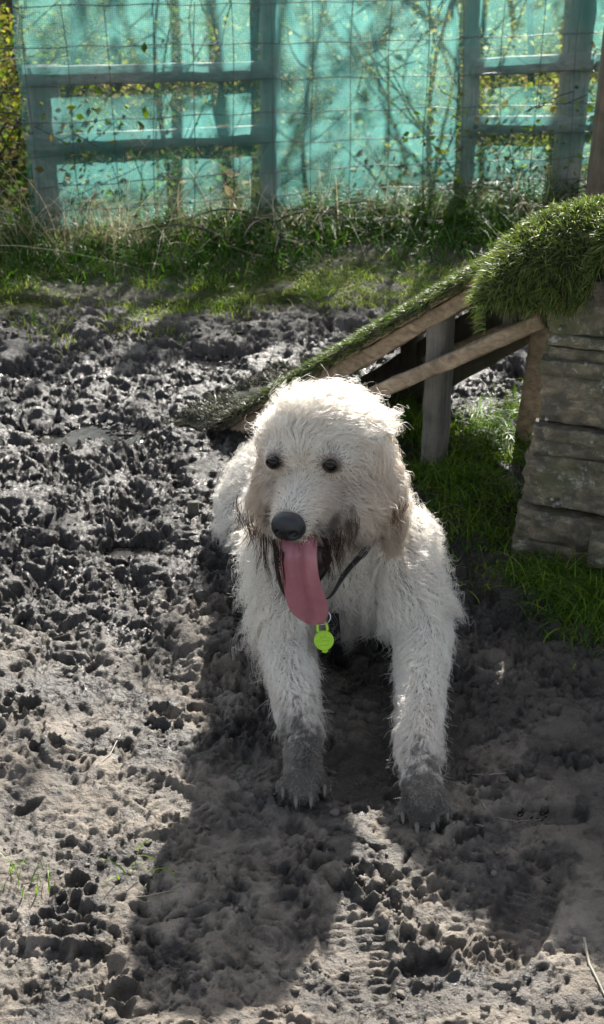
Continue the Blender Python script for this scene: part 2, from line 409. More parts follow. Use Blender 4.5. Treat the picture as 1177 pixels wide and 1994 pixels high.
# ------------------------------------------------------------------ blades
def blades(name, P, H, Wd, mt, parent=None, up=None, lean=.5, col=None, seg=4, droop=.25, leandir=None, colvar=.25, jit=.25):
    n = len(P); P = np.asarray(P, float)
    up = np.tile([0, 0, 1.0], (n, 1)) if up is None else np.asarray(up, float)
    up = up + RNG.standard_normal((n, 3)) * jit; up /= np.linalg.norm(up, axis=1)[:, None]
    rd = RNG.standard_normal((n, 3)); rd -= up * (rd * up).sum(1)[:, None]; rd /= np.linalg.norm(rd, axis=1)[:, None]
    if leandir is not None: rd = rd * .6 + leandir; rd /= np.linalg.norm(rd, axis=1)[:, None] + 1e-9
    sd = np.cross(up, rd); ln = np.linalg.norm(sd, axis=1)[:, None]; sd /= ln + 1e-9
    tw = RNG.uniform(-1.2, 1.2, n)[:, None]; sd = sd * np.cos(tw) + rd * np.sin(tw)
    H = np.broadcast_to(H, (n,)); Wd = np.broadcast_to(Wd, (n,))
    LE = lean * RNG.uniform(.2, 1.5, n) * H
    V = np.zeros((n, seg + 1, 2, 3))
    for k in range(seg + 1):
        t = k / seg
        c = P + up * (H * (t - droop * t ** 3))[:, None] + rd * (LE * t ** 2)[:, None]
        c[:, 2] -= droop * .6 * H * t ** 3
        w = Wd * (1 - t ** 1.6 * .93) * (.75 + .25 * math.sin(min(1, t * 2.2) * 1.57))
        V[:, k, 0] = c - sd * w[:, None] / 2; V[:, k, 1] = c + sd * w[:, None] / 2
    m = (seg + 1) * 2
    base = np.arange(n)[:, None, None] * m
    q = np.array([[2 * k, 2 * k + 1, 2 * k + 3, 2 * k + 2] for k in range(seg)])[None]
    F = (base + q).reshape(-1, 4)
    col = np.asarray(col, float); col = np.tile(col, (n, 1)) if col.ndim == 1 else col
    c = col * (1 + colvar * RNG.standard_normal((n, 1))).clip(.35, 1.9)
    c = np.repeat(c.clip(0.004, .9), m, axis=0)
    return np_mesh(name, V.reshape(-1, 3), F, mt, parent, smooth=True, attrs={'col': c})
def pick(cols, n, p=None): return np.array(cols)[RNG.choice(len(cols), n, p=p)]

# ------------------------------------------------------------------ fence geometry along a slightly receding line
def fy(x): return 5.42 + .20 * x          # ground line of the fence
def fence_pt(x, z, off=0.0): return Vector((x, fy(x) + off, z))
FH = lambda x: hz(x, fy(x))

# grass: long tufts along the fence
GREENS = [(.030, .075, .010), (.045, .115, .014), (.070, .155, .018), (.11, .17, .025), (.15, .14, .05)]
n = 26000
x = RNG.uniform(-2.6, 3.0, n); off = -RNG.gamma(2.0, .16, n) + .12; y = fy(x) + off
cl = fbm(x * 2.2, y * 2.2, 7, 3)
keep = RNG.random(n) < sstep(-.55, .15, cl + .25) * (off > -.72); x = x[keep]; y = y[keep]; off = off[keep]; n = len(x)
Hh = (.06 + .17 * RNG.random(n)) * (1 + .6 * fbm(x * 2, y * 2, 8, 2)) * (.35 + .65 * sstep(-.8, -.15, off))
blades('tall_grass', np.c_[x, y, hat(x, y) - .01], Hh, .0055, M['grass'], lean=.75, col=pick(GREENS, n, [.3, .3, .25, .1, .05]), droop=.35)
tag(bpy.data.objects['tall_grass'], 'tall rough green grass growing along the foot of the netted fence', 'grass', kind='stuff')
# short sparse grass on the trodden strip
n = 60000
x = RNG.uniform(-2.4, 2.6, n); y = RNG.uniform(3.85, 5.0, n)
den = sstep(4.0, 4.6, y + .45 * fbm(x * 1.8, y * 1.8, 12, 3)) * sstep(-.12, .22, fbm(x * 4, y * 4, 19, 3) + .06) * (1 - .8 * sstep(4.72, 4.9, y + .1 * fbm(x * 3, y * 3, 16, 2)))
keep = RNG.random(n) < den * .9; x = x[keep]; y = y[keep]; n = len(x)
blades('short_grass', np.c_[x, y, hat(x, y) - .004], .018 + .038 * RNG.random(n), .004, M['grass'], lean=.9, col=pick([(.17, .25, .025), (.25, .31, .05), (.31, .31, .11), (.10, .16, .02)], n), droop=.3)
tag(bpy.data.objects['short_grass'], 'short sparse sunlit grass on the trodden strip before the fence', 'grass', kind='stuff')

# ------------------------------------------------------------------ wire fence, netting, post and rail fence
M['wire'] = make_plain('galvanised_wire', (.10, .11, .11), .5, .6)
def wire_fence():
    root = empty('wire_fence', fence_pt(-2.9, 0, -.02), 'thin square-mesh wire stock fence stretched in front of the green netting', 'wire fence')
    zs = [.035, .10, .19, .30, .42, .55, .69, .84]
    xs = np.linspace(-2.9, 3.3, 84)
    for j, z in enumerate(zs):
        mb = MB()
        pts = [fence_pt(x, z + .055 + .012 * (x + 1) + .004 * math.sin(x * 21 + j) + .012 * math.sin(x * 1.7 + j * .6) + random.uniform(-.002, .002), -.02) for x in xs]
        mb.tube(pts, .0019, 5); mb.build('line_wire', M['wire'], root)
    k = 0; x = -2.85
    while x < 3.25:
        mb = MB(); le = .02 * math.sin(k * 1.3) + random.uniform(-.012, .012); b_ = random.uniform(-.01, .01)
        pts = [fence_pt(x + le * (z - .4) * 1.6 + b_ * math.sin(z * 7), z + .055 + .012 * (x + 1) + .012 * math.sin(x * 1.7 + min(7, z * 8) * .6), -.021) for z in np.linspace(.02, .845, 12)]
        mb.tube(pts, .0016, 5); mb.build('stay_wire', M['wire'], root); x += .152; k += 1
wire_fence()
def make_net():
    m = bpy.data.materials.new('green_shade_netting'); m.use_nodes = True; nt = m.node_tree; nt.nodes.clear(); L = nt.links.new
    out = nt.nodes.new('ShaderNodeOutputMaterial'); uv = nt.nodes.new('ShaderNodeUVMap')
    tr = nt.nodes.new('ShaderNodeBsdfTransparent'); tl = nt.nodes.new('ShaderNodeBsdfTranslucent'); df = nt.nodes.new('ShaderNodeBsdfDiffuse')
    wv = nt.nodes.new('ShaderNodeTexWave'); wv.inputs['Scale'].default_value = 42; wv.inputs['Distortion'].default_value = .6; wv.inputs['Detail Scale'].default_value = 3
    wh = nt.nodes.new('ShaderNodeTexWave'); wh.bands_direction = 'Y'; wh.inputs['Scale'].default_value = 42; wh.inputs['Distortion'].default_value = .6
    L(uv.outputs[0], wv.inputs[0]); L(uv.outputs[0], wh.inputs[0])
    ns = nt.nodes.new('ShaderNodeTexNoise'); ns.inputs['Scale'].default_value = 3.2; ns.inputs['Detail'].default_value = 8; ns.inputs['Roughness'].default_value = .68; L(uv.outputs[0], ns.inputs[0])
    c = ramp(nt, ns.outputs[0], [(.35, (.095, .30, .275)), (.7, (.19, .44, .41))])
    L(c, tl.inputs[0]); L(c, df.inputs[0])
    m1 = nt.nodes.new('ShaderNodeMixShader'); m1.inputs[0].default_value = .30; L(tl.outputs[0], m1.inputs[1]); L(df.outputs[0], m1.inputs[2])
    w = math_(nt, 'MULTIPLY', wv.outputs[1], wh.outputs[1])
    # open area of the weave, with slack patches where it is stretched thin
    op = math_(nt, 'ADD', ramp(nt, ns.outputs[0], [(.40, (.17, .17, .17)), (.62, (.48, .48, .48))]), attr(nt, 'thin', 'Fac'))
    op = math_(nt, 'ADD', op, math_(nt, 'MULTIPLY', w, .35)); 
    m2 = nt.nodes.new('ShaderNodeMixShader'); L(op, m2.inputs[0]); L(m1.outputs[0], m2.inputs[1]); L(tr.outputs[0], m2.inputs[2]); L(m2.outputs[0], out.inputs[0])
    return m
M['net'] = make_net()
def netting():
    nxn, nzn = 520, 60
    xs = np.linspace(-1.065, 3.2, nxn); zs = np.linspace(.03, 1.02, nzn); X, Z = np.meshgrid(xs, zs)
    fold = .007 * perlin(X * 5, Z * .8, 3) + .004 * perlin(X * 17, Z * 1.5, 4) + .005 * perlin(X * 1.5, Z * 2.5, 6)
    edge = .02 * perlin(Z * 5, Z * 0, 4); X = X + edge * (X < -1.0)
    Y = 5.42 + .20 * X + .012 + fold
    V = np.stack([X, Y, Z + .05 + .01 * perlin(X * 2, Z * 0, 9)], -1).reshape(-1, 3); I = np.arange(nzn * nxn).reshape(nzn, nxn)
    F = np.stack([I[:-1, :-1], I[:-1, 1:], I[1:, 1:], I[1:, :-1]], -1).reshape(-1, 4)
    thin = .30 * np.exp(-((X + .72) / .30) ** 2 - ((Z - .60) / .13) ** 2) + .42 * np.exp(-((X - 1.0) / .26) ** 2 - ((Z - .55) / .20) ** 2) + .22 * np.exp(-((Z - .12) / .10) ** 2) * (1 + perlin(X * 3, Z, 3)) + .12 * sstep(.1, .4, perlin(X * 2.3, Z * 3, 15)) + .12 * sstep(.45, .15, Z)
    o = np_mesh('shade_netting', V, F, M['net'], attrs={'thin': thin.ravel()})
    uvl = o.data.uv_layers.new(name='uv'); li = F.ravel()
    uvl.data.foreach_set('uv', np.stack([X.ravel()[li], Z.ravel()[li]], -1).astype(np.float32).ravel())
    tag(o, 'translucent teal green shade netting hung along the fence', 'netting')
netting()
M['fencewood'] = make_wood('weathered_fence_timber', (.20, .19, .165), (.40, .38, .33), 'z')
M['railwood'] = make_wood('weathered_rail_timber', (.20, .19, .165), (.42, .40, .35), 'x')
def rail_fence():
    root = empty('rail_fence', fence_pt(-1.19, .05, .12), 'wooden post and rail fence standing behind the green netting', 'fence')
    for i, (x, top, w, ln) in enumerate(((-1.0, .675, .125, 0), (1.13, 1.25, .11, 0), (2.9, 1.2, .11, 0), (-.13, 1.2, .075, .01), (.70, 1.15, .05, -.02))):  # middle and right inner posts replace trunks, kept short so the foreground stays sunlit
        mb = MB(); beam(mb, fence_pt(x, 0.0, .118), fence_pt(x + ln, top, .118), w, .08, side=(1, .2, 0), seed=i, rough=.004); mb.build('post', M['fencewood'], root)
    for j, z in enumerate((.640, .400)):
        for k, (a, b_) in enumerate(((-1.06, -.13), (.68, 1.19), (1.20, 3.0))):
            mb = MB(); beam(mb, fence_pt(a, z + random.uniform(-.01, .01), .060), fence_pt(b_, z + random.uniform(-.01, .02), .060), .030, .068, side=(.2, -1, 0), seed=5 * j + k, rough=.0012)
            mb.build('rail', M['railwood'], root)
rail_fence()
M['tanwood'] = make_wood('tan_post_timber', (.10, .075, .05), (.24, .19, .13), 'z')
mb = MB(); p0 = W(1163, 400, 4.9); p1 = W(1196, 60, 4.9); p0.z = hz(p0.x, 4.9) - .03
beam(mb, p0, p1 + Vector((.02, 0, .1)), .10, .07, side=(1, 0, 0), seed=12, rough=.004)
tag(mb.build('fence_stake', M['tanwood']), 'tan wooden stake leaning in front of the netting by the right edge', 'stake')

# ------------------------------------------------------------------ woodland behind
def leaf_mesh(name, C, size, mt, parent, cols, up=None):
    n = len(C); d = RNG.standard_normal((n, 3)); d[:, 2] *= .6; d /= np.linalg.norm(d, axis=1)[:, None]
    s_ = np.cross(d, RNG.standard_normal((n, 3))); s_ /= np.linalg.norm(s_, axis=1)[:, None]; nn = np.cross(d, s_)
    L_ = (size * RNG.uniform(.6, 1.4, n))[:, None]
    V = np.stack([C, C + d * L_ * .45 + s_ * L_ * .32 - nn * L_ * .06, C + d * L_, C + d * L_ * .45 - s_ * L_ * .32 - nn * L_ * .06], 1)
    F = np.arange(n * 4).reshape(n, 4)
    c = pick(cols, n) * RNG.uniform(.6, 1.4, (n, 1))
    return np_mesh(name, V.reshape(-1, 3), F, mt, parent, smooth=False, attrs={'col': np.repeat(c.clip(0, .9), 4, axis=0)})
SPRING = [(.08, .13, .015), (.13, .17, .025), (.19, .20, .035), (.045, .07, .012), (.14, .11, .04)]
def tree(x, y, h, r, label, lean=(0, 0), crown=600, limbs=9, group='trees beyond the netted fence', cz=.45, cr=1.3, thin=1.0):
    root = empty('woodland_tree', (x, y, hz(x, y)), label, 'tree', group); rr = random.Random(int(x * 100 + y * 10))
    mb = MB(); z0 = hz(x, y) - .05; pts = []; rad = []
    for i in range(12):
        t = i / 11; pts.append((x + lean[0] * t * h + .06 * math.sin(t * 7 + x), y + lean[1] * t * h + .05 * math.cos(t * 5 + y), z0 + t * h)); rad.append(r * (1.25 if i == 0 else 1) * (1 - .82 * t))
    mb.tube(pts, rad, 10); tips = []
    for k in range(limbs):
        t = rr.uniform(cz * .8, .95); i = int(t * 11); b_ = Vector(pts[i]); a = rr.uniform(0, 6.28); L_ = cr * (1.15 - t) * rr.uniform(.8, 1.5) + .3
        q = [b_]; d = Vector((math.cos(a), math.sin(a), rr.uniform(.3, .9)))
        for s in range(5): d = d + Vector((rr.uniform(-.3, .3), rr.uniform(-.3, .3), .05)); q.append(q[-1] + d.normalized() * L_ / 5)
        mb.tube(q, [rad[i] * .45 * (1 - .17 * s) for s in range(6)], 6); tips += q[2:]
        for u in range(3):
            q2 = [q[2 + u]]; d2 = Vector((rr.uniform(-1, 1), rr.uniform(-1, 1), rr.uniform(0, 1)))
            for s in range(4): d2 = d2 + Vector((rr.uniform(-.4, .4), rr.uniform(-.4, .4), 0)); q2.append(q2[-1] + d2.normalized() * L_ / 8)
            mb.tube(q2, [.012 * thin, .009 * thin, .007 * thin, .005 * thin, .003 * thin], 4); tips += q2[1:]
    mb.build('trunk', M['bark'], root)
    if crown:
        T = np.array([tuple(t) for t in tips]); c = T[RNG.integers(0, len(T), crown)] + RNG.standard_normal((crown, 3)) * [.22, .22, .18]
        leaf_mesh('crown', c, .055 if thin == 1 else .020, M['leaf'], root, SPRING)
def twx(px, py, Y): return W(px, py, Y).x
TR = [(172, 7.0, .085, 7, 'grey trunk nearest the left netting post'), (245, 6.3, .055, 6, 'slim trunk right of the left netting post'), (322, 8.5, .10, 8, 'pale trunk standing deep behind the left netting'),
      (480, 6.6, .05, 5.5, 'thin leaning trunk left of the middle stand-in post'), (655, 7.6, .065, 5.5, 'slender trunk straight behind the dog'),
      (800, 9.5, .11, 4.6, 'broad trunk deep behind the right half of the netting'), (60, 9.0, .09, 8, 'mossy trunk beyond the left end of the netting'),
      (1010, 7.0, .04, 3.0, 'sapling between the two right rails'), (1165, 8.5, .09, 4.2, 'dark trunk behind the right netting post')]
for i, (px, Y, r, h, lab) in enumerate(TR):
    x = twx(px, 260, Y); tree(x, Y, h, r * .52, lab, lean=(random.uniform(-.04, .04), random.uniform(-.02, .03)), crown=260, cz=.5)
for i, (px, Y, lab) in enumerate(((105, 6.2, 'thin sapling just behind the left rails'), (205, 6.0, 'bare whip of a sapling between the left trunks'), (385, 6.1, 'thin bare sapling behind the pale middle of the netting'), (430, 7.6, 'bare sapling left of the thin leaning trunk'), (585, 6.3, 'crooked bare sapling right of the middle stand-in post'),
        (720, 6.6, 'bare sapling right of the slender trunk'), (760, 7.8, 'faint bare sapling deep behind the right netting'), (850, 6.2, 'thin bare sapling near the right rails'), (945, 6.9, 'bare leaning sapling behind the right rails'))):
    x = twx(px, 260, Y); tree(x, Y, 1.75, .016, lab, lean=(random.uniform(-.12, .12), 0), crown=40, limbs=10, group='saplings behind the netting', cz=.10, cr=.32, thin=.35)
for i, (x, y, h, lab) in enumerate(((-4.2, 8, 8, 'tall tree to the far left beyond the fence'), (5.0, 9, 9, 'tall tree to the far right beyond the fence'), (-2.6, 12, 10, 'old tree standing deep in the left wood'), (.6, 13, 6.5, 'old tree standing deep in the middle of the wood'), (3.6, 13, 7, 'old tree standing deep in the right wood'))):
    tree(x, y, h, .14, lab, crown=1100, limbs=14, cr=2.0)
# bramble and undergrowth thickets
def bush(x, y, rx, rz, n, label, cols=SPRING, size=.030, name='bramble_bush', stems=14):
    z0 = hz(x, y); root = empty(name, (x, y, z0), label, 'bush', 'bushes beyond the fence'); mb = MB(); tips = []
    for k in range(stems):
        a = random.uniform(0, 6.28); p = Vector((x + random.uniform(-.3, .3) * rx, y + random.uniform(-.3, .3) * rx, z0 - .02)); d = Vector((math.cos(a) * .5, math.sin(a) * .5, 1.2)); q = [p]
        for s in range(8): d = d + Vector((math.cos(a) * .16, math.sin(a) * .16, -.20)) + Vector((random.uniform(-.15, .15), random.uniform(-.15, .15), 0)); q.append(q[-1] + d.normalized() * rz * .24)
        mb.tube(q, [.007 - .0006 * s for s in range(9)], 4); tips += q[1:]
    mb.build('stem', M['bark'], root)
    T = np.array([tuple(t) for t in tips]); c = T[RNG.integers(0, len(T), n)] + RNG.standard_normal((n, 3)) * [rx * .22, rx * .22, rz * .13]
    c[:, 2] = np.maximum(c[:, 2], z0 + .02)
    leaf_mesh('foliage', c, size, M['leaf'], root, cols)
DRYL = [(.20, .15, .08), (.13, .12, .04), (.25, .22, .10), (.10, .12, .03)]
bs = [(-2.0, 6.0, .6, .8, 1600, 'straggly bramble left of the netting edge', SPRING), (-1.45, 6.6, .5, .9, 1500, 'yellow green bramble behind the left netting post', SPRING), (-.9, 7.4, .5, .7, 900, 'low bramble behind the two left trunks', DRYL),
      (-.2, 8.2, .6, .8, 1000, 'dull bramble deep behind the middle netting', SPRING), (.5, 7.6, .5, .6, 900, 'small bramble behind the slender trunk', DRYL), (1.05, 6.25, .45, .55, 1700, 'leafy bramble low behind the right rails', SPRING),
      (1.5, 7.4, .7, .95, 2200, 'yellow green thicket showing between the right rails', [(.24, .24, .06), (.30, .28, .10), (.16, .18, .05)]), (2.2, 6.6, .6, .9, 1500, 'bramble behind the leaning stake', SPRING), (.2, 10, .9, 1.0, 1200, 'shaded thicket deep in the middle wood', DRYL), (-2.4, 9.5, 1.0, 1.1, 1500, 'shaded thicket deep in the left wood', SPRING), (2.8, 10, 1.1, 1.2, 1500, 'shaded thicket deep in the right wood', SPRING)]
for b_ in bs: bush(*b_[:4], int(b_[4] * 1.9), *b_[5:])
n = 16000
x = RNG.uniform(-9, 9, n); y = RNG.uniform(13, 24, n); z = hat(x, y) + RNG.gamma(2, .5, n)
leaf_mesh('far_undergrowth', np.c_[x, y, z], .11, M['leaf'], None, SPRING + DRYL); tag(bpy.data.objects['far_undergrowth'], 'far mass of woodland undergrowth behind the netting', 'undergrowth', kind='stuff')
n = 9000
x = RNG.uniform(-5, 5, n); y = fy(x) + .2 + RNG.gamma(1.6, .9, n)
leaf_mesh('ground_ivy', np.c_[x, y, hat(x, y) + .03 + .10 * RNG.random(n) ** 2], .045, M['leaf'], None, [(.05, .09, .02), (.09, .12, .03), (.14, .11, .06), (.03, .06, .015)]); tag(bpy.data.objects['ground_ivy'], 'low leafy ground cover on the wood floor behind the fence', 'ground cover', kind='stuff')
# pale dead stalks and bramble shoots in front of and behind the netting
n = 1700
x = RNG.uniform(-2.2, 2.2, n); y = fy(x) + RNG.uniform(-.22, -.03, n); dn = .35 + .65 * np.exp(-((x + .75) / .45) ** 2)
keep = RNG.random(n) < dn; x = x[keep]; y = y[keep]; n = len(x)
blades('dry_stalks', np.c_[x, y, hat(x, y) + .01], RNG.uniform(.12, .50, n), .0032, M['dry'], lean=1.1, col=pick([(.42, .36, .22), (.26, .20, .12), (.52, .47, .34)], n), droop=.3, seg=7, jit=.5)
tag(bpy.data.objects['dry_stalks'], 'pale dead grass stalks tangled against the netted fence', 'dry grass', kind='stuff')
bush(.95, 5.50, .55, .26, 420, 'dark leaved bramble growing low against the right of the netting', [(.03, .05, .02), (.05, .07, .03), (.10, .12, .05), (.12, .09, .05)], .021, stems=10)
bush(-.15, 5.22, .5, .24, 170, 'thin bramble trailing against the middle of the netting', DRYL, .018, stems=9)

# ------------------------------------------------------------------ hut
HX, HY = .487, 2.57; ha = R(-17)
HU = Vector((math.cos(ha), math.sin(ha), 0)); HV = Vector((-math.sin(ha), math.cos(ha), 0))
def hut(u, v, z): return Vector((HX, HY, 0)) + HU * u + HV * v + Vector((0, 0, z))
def make_hutwood():
    m, nt, b = mat('old_lichened_timber'); L = nt.links.new
    g = noise(nt, 7, 7, .7, stretch=(2.4, 8, 8), dist=.9); n2 = noise(nt, 26, 7, .7); n3 = noise(nt, 7, 5, .6); n4 = noise(nt, 30, 8, .8)
    c = ramp(nt, g, [(.28, (.090, .078, .052)), (.52, (.20, .172, .12)), (.72, (.36, .315, .23))])
    c = mixc(nt, ramp(nt, n2, [(.42, (.8, .8, .8)), (.6, (0, 0, 0))]), c, (.060, .060, .050))
    c = mixc(nt, ramp(nt, n3, [(.5, (0, 0, 0)), (.7, (.7, .7, .7))]), c, (.10, .115, .045))
    lich = math_(nt, 'MULTIPLY', ramp(nt, n4, [(.55, (0, 0, 0)), (.60, (1, 1, 1))]), ramp(nt, n3, [(.46, (0, 0, 0)), (.56, (1, 1, 1))]))
    c = mixc(nt, lich, c, (.34, .345, .30)); L(c, b.inputs['Base Color']); b.inputs['Roughness'].default_value = .9
    p = bump(nt, None, g, .9, .006); p = bump(nt, None, n2, .9, .006, p); bump(nt, b, lich, .5, .002, p)
    return m
M['hutwood'] = make_hutwood()
M['deadwood'] = make_wood('dark_damp_timber', (.03, .026, .02), (.075, .062, .05), 'z')
def zrow(row, Y=2.57): return CAMH + (-sP - (row - CY) / FPX * cP) / (cP - (row - CY) / FPX * sP) * Y
hut_root = empty('hut', hut(.5, .2, 0), 'low rotting timber hut with mossy lichened boards at the right edge', 'hut')
rows = [(545, 650, 1057, .0), (651, 673, 1057, .006), (674, 699, 1059, -.004), (699, 728, 1046, .014), (729, 822, 1051, .0), (823, 850, 1043, .013), (851, 886, 1040, .004), (887, 984, 1031, .001), (985, 1044, 1022, .010), (1045, 1135, 1018, .013)]
mb = MB()
for i, (r0, r1, lx, pr) in enumerate(rows):
    zt, zb = zrow(r0), zrow(r1); u0 = (lx - 1052) / FPX * 2.75 + .004; tilt = -.10 if i in (8, 9) else (-.03 if i == 5 else 0.0)
    nu, nz = 110, max(5, int((zt - zb) / .006)); uu = np.linspace(u0, .95, nu); tt = np.linspace(0, 1, nz)
    Fr = []
    for t in tt:
        row_ = []
        for u in uu:
            wv_ = .004 * math.sin(u * 9 + i * 2.1); z = zb + (zt - zb) * t + tilt * (u - u0) + wv_
            e = min(t, 1 - t) * (zt - zb); rnd = -.006 * max(0, 1 - e / .007) ** 2 - .008 * max(0, 1 - (u - u0) / .008) ** 2
            row_.append((u, z, pr + rnd))
        Fr.append(row_)
    A = np.array(Fr); nzv = fbm(A[..., 0] * 15 + i * 9, A[..., 1] * 24, 14, 4, .6) * .0065 + fbm(A[..., 0] * 55, A[..., 1] * 60, 18, 3) * .0034
    A[..., 2] += nzv
    A[:, 0, 0] += .008 * perlin(A[:, 0, 1] * 45 + i, A[:, 0, 1] * 0, 4)
    pr_ = np.array([[tuple(hut(u, -d, z)) for (u, z, d) in rw] for rw in A])
    # close the board: wrap the front sheet back to a thickness of 35 mm
    back = np.array([[tuple(hut(u, .035, z)) for (u, z, d) in rw] for rw in A])
    mb.grid(pr_)
    mb.grid(np.stack([pr_[0], back[0]])); mb.grid(np.stack([back[-1], pr_[-1]])); mb.grid(np.stack([back[:, 0], pr_[:, 0]], 1)); mb.grid(back[:, ::-1])
mb.build('wall', M['hutwood'], hut_root)
M['nail'] = make_plain('old_nail', (.34, .33, .30), .5, .5)
for (px, py) in ((1003, 850), (1085, 997), (1075, 990), (1150, 870), (1092, 655), (1140, 720), (1066, 835)):
    q = W(px, py, 2.50); u_ = (q.x - HX) / HU.x; q = hut(u_ + .012, -.012, q.z); mb = MB(); mb.tube([tuple(q + HV * .012), tuple(q - HV * .003), tuple(q - HV * .006)], [.0042, .0042, .002], 9); mb.build('nail', M['nail'], hut_root)
mb = MB()
for i, z in enumerate(np.arange(.05, .58, .105)): beam(mb, hut(.015, .04, z), hut(.015, .42, z), .03, .098, side=HU, seed=30 + i)
for i, z in enumerate(np.arange(.05, .58, .105)): beam(mb, hut(.0, .435, z), hut(.95, .435, z), .03, .098, side=HV, seed=40 + i)
for i, z in enumerate(np.arange(.05, .58, .105)): beam(mb, hut(.965, .0, z), hut(.965, .42, z), .03, .098, side=HU, seed=50 + i)
o = mb.build('wall', M['hutwood'], hut_root)
mb = MB(); pc = W(1160, 1068, 2.45); beam(mb, pc - HU * .012, pc + HU * .4, .06, .062, side=HV, seed=61, rough=.004); mb.build('sill_log', M['hutwood'], hut_root)
mb = MB()
for i in range(4): beam(mb, hut(-.02, .05 + i * .1, .605), hut(.97, .05 + i * .1, .605), .095, .02, side=HV, seed=70 + i)
mb.build('roof', M['deadwood'], hut_root)
# turf draped over the roof
def hut_turf():
    su = np.linspace(0, 1, 120); sv = np.linspace(0, 1, 70)
    def surf(a, b_):
        # a: left->right 0..1 ; b_: front->back 0..1
        A = np.clip(a / .32, 0, 1); u = np.where(a < .32, -.135 + .25 * (1 - np.cos(A * np.pi / 2)), .115 + (a - .32) / .68 * .92)
        prof = np.where(a < .32, np.sin(A * np.pi / 2) ** .85, 1.0)
        lobe = 1 - sstep(.05, .13, u + .02 * perlin(a * 40, a * 0, 2))
        ztop = .535 + (.775 - .535) * prof + .015 * np.clip(u - .2, 0, 2)
        zf = .690 - .105 * lobe + .012 * perlin(a * 30, a * 0, 7)
        ph = b_ * np.pi; vv = .105 - .150 * np.cos(ph) ; f = np.sin(ph) ** .75
        z = np.where(b_ < .5, zf + (np.maximum(ztop, zf) - zf) * f, .56 - .05 * lobe + (ztop - .56) * f)
        z = z + .010 * perlin(u * 7, vv * 9, 5); vv = vv + .008 * perlin(u * 8, z * 11, 6)
        return u, vv, z
    A, B = np.meshgrid(su, sv); u, vv, z = surf(A, B)
    P = np.array([HX, HY, 0]) + u[..., None] * np.array(HU) + vv[..., None] * np.array(HV) + z[..., None] * np.array([0, 0, 1])
    mt = make_plain('turf_backing', (.035, .04, .022), .9, bumpd=.004)
    mb = MB(); mb.grid(P); o = mb.build('turf_backing', mt, hut_root)
    Nn = np.cross(np.gradient(P, axis=1), np.gradient(P, axis=0)); Nn /= np.linalg.norm(Nn, axis=2)[..., None] + 1e-9
    if Nn[35, 90, 2] < 0: Nn = -Nn
    # area-weighted scatter
    Q = np.linalg.norm(np.cross(P[1:, :-1] - P[:-1, :-1], P[:-1, 1:] - P[:-1, :-1]), axis=2); n = 60000
    ix = RNG.choice(Q.size, n, p=(Q / Q.sum()).ravel()); i, j = np.unravel_index(ix, Q.shape); a, b_ = RNG.random(n)[:, None], RNG.random(n)[:, None]
    C = P[i, j] * (1 - a) * (1 - b_) + P[i + 1, j] * a * (1 - b_) + P[i, j + 1] * (1 - a) * b_ + P[i + 1, j + 1] * a * b_; nn = Nn[i, j]
    ld = np.array([0, 0, -1.0]) + RNG.standard_normal((n, 3)) * .35; cl = perlin(C[:, 0] * 30, C[:, 2] * 30, 8)[:, None]; ld = ld + cl * np.array([1.2, 0, 0])
    steep = 1 - np.clip(nn[:, 2], 0, 1)
    col = pick([(.055, .085, .022), (.085, .125, .03), (.13, .175, .04), (.22, .24, .07)], n, [.25, .33, .27, .15])
    blades('turf', C, .016 + .016 * RNG.random(n) + .008 * steep, .0029, M['turf'], hut_root, up=nn, lean=.55 + 0 * n, col=col, seg=3, droop=.12, leandir=ld * (.25 + steep)[:, None], jit=.28)
hut_turf()

# ------------------------------------------------------------------ ramp
def rline(x): return 3.34 - .65 * (x + .21)
RA = Vector((.8384, -.545, 0)).normalized(); RN = Vector((.545, .8384, 0)); RW = .40
def rp(s, w, d=0.0):
    """s metres (horizontal) up from the foot, w across, d above the deck"""
    sl = .725; b = Vector((-.21, 3.34, .0)) + RA * s + RN * w; nrm = Vector((-RA.x * sl, -RA.y * sl, 1)).normalized()
    return b + Vector((0, 0, s * sl)) + nrm * d
ramp_root = empty('dog_ramp', (-.0, 3.3, 0), 'wooden ramp topped with turf sloping from the hut down to the mud behind the dog', 'ramp')
M['rampwood'] = make_wood('ramp_timber', (.17, .125, .08), (.46, .36, .25), 'x', rot=(0, R(36), R(-33)))
M['postwood'] = make_wood('grey_post_timber', (.10, .095, .085), (.25, .235, .205), 'z')
TOP = .80
mb = MB(); beam(mb, rp(.02, 0, -.022), rp(TOP, 0, -.022), .03, .036, side=RN, seed=1); mb.build('stringer', M['rampwood'], ramp_root)
mb = MB(); beam(mb, rp(.02, RW, -.022), rp(TOP, RW, -.022), .03, .036, side=RN, seed=2); mb.build('stringer', M['rampwood'], ramp_root)
mb = MB(); beam(mb, rp(.16, RW - .01, -.135), rp(TOP, RW - .01, -.115), .022, .15, side=RN, seed=3); mb.build('side_board', M['deadwood'], ramp_root)
mb = MB()
for i in range(9): beam(mb, rp(.04 + i * .088, -.028, .005), rp(.04 + i * .088, RW + .03, .005), .084, .014, side=RA * 1.0 + Vector((0, 0, .725)), seed=10 + i)
mb.build('deck', M['rampwood'], ramp_root)
mb = MB()
for k, d in enumerate((.0155, .0195, .0235)): beam(mb, rp(.30, -.03 - .003 * k, d), rp(TOP - .02, -.03 + .004 * k, d), .05, .0035, side=RN, seed=20 + k)
mb.build('edge_strip', M['deadwood'], ramp_root)
off = -.035
a_ = W(690, 783, rline(.13) - .07); b2 = W(1062, 622, 2.78)
mb = MB(); beam(mb, a_, b2, .036, .034, side=RN, seed=31); mb.build('brace', M['rampwood'], ramp_root)
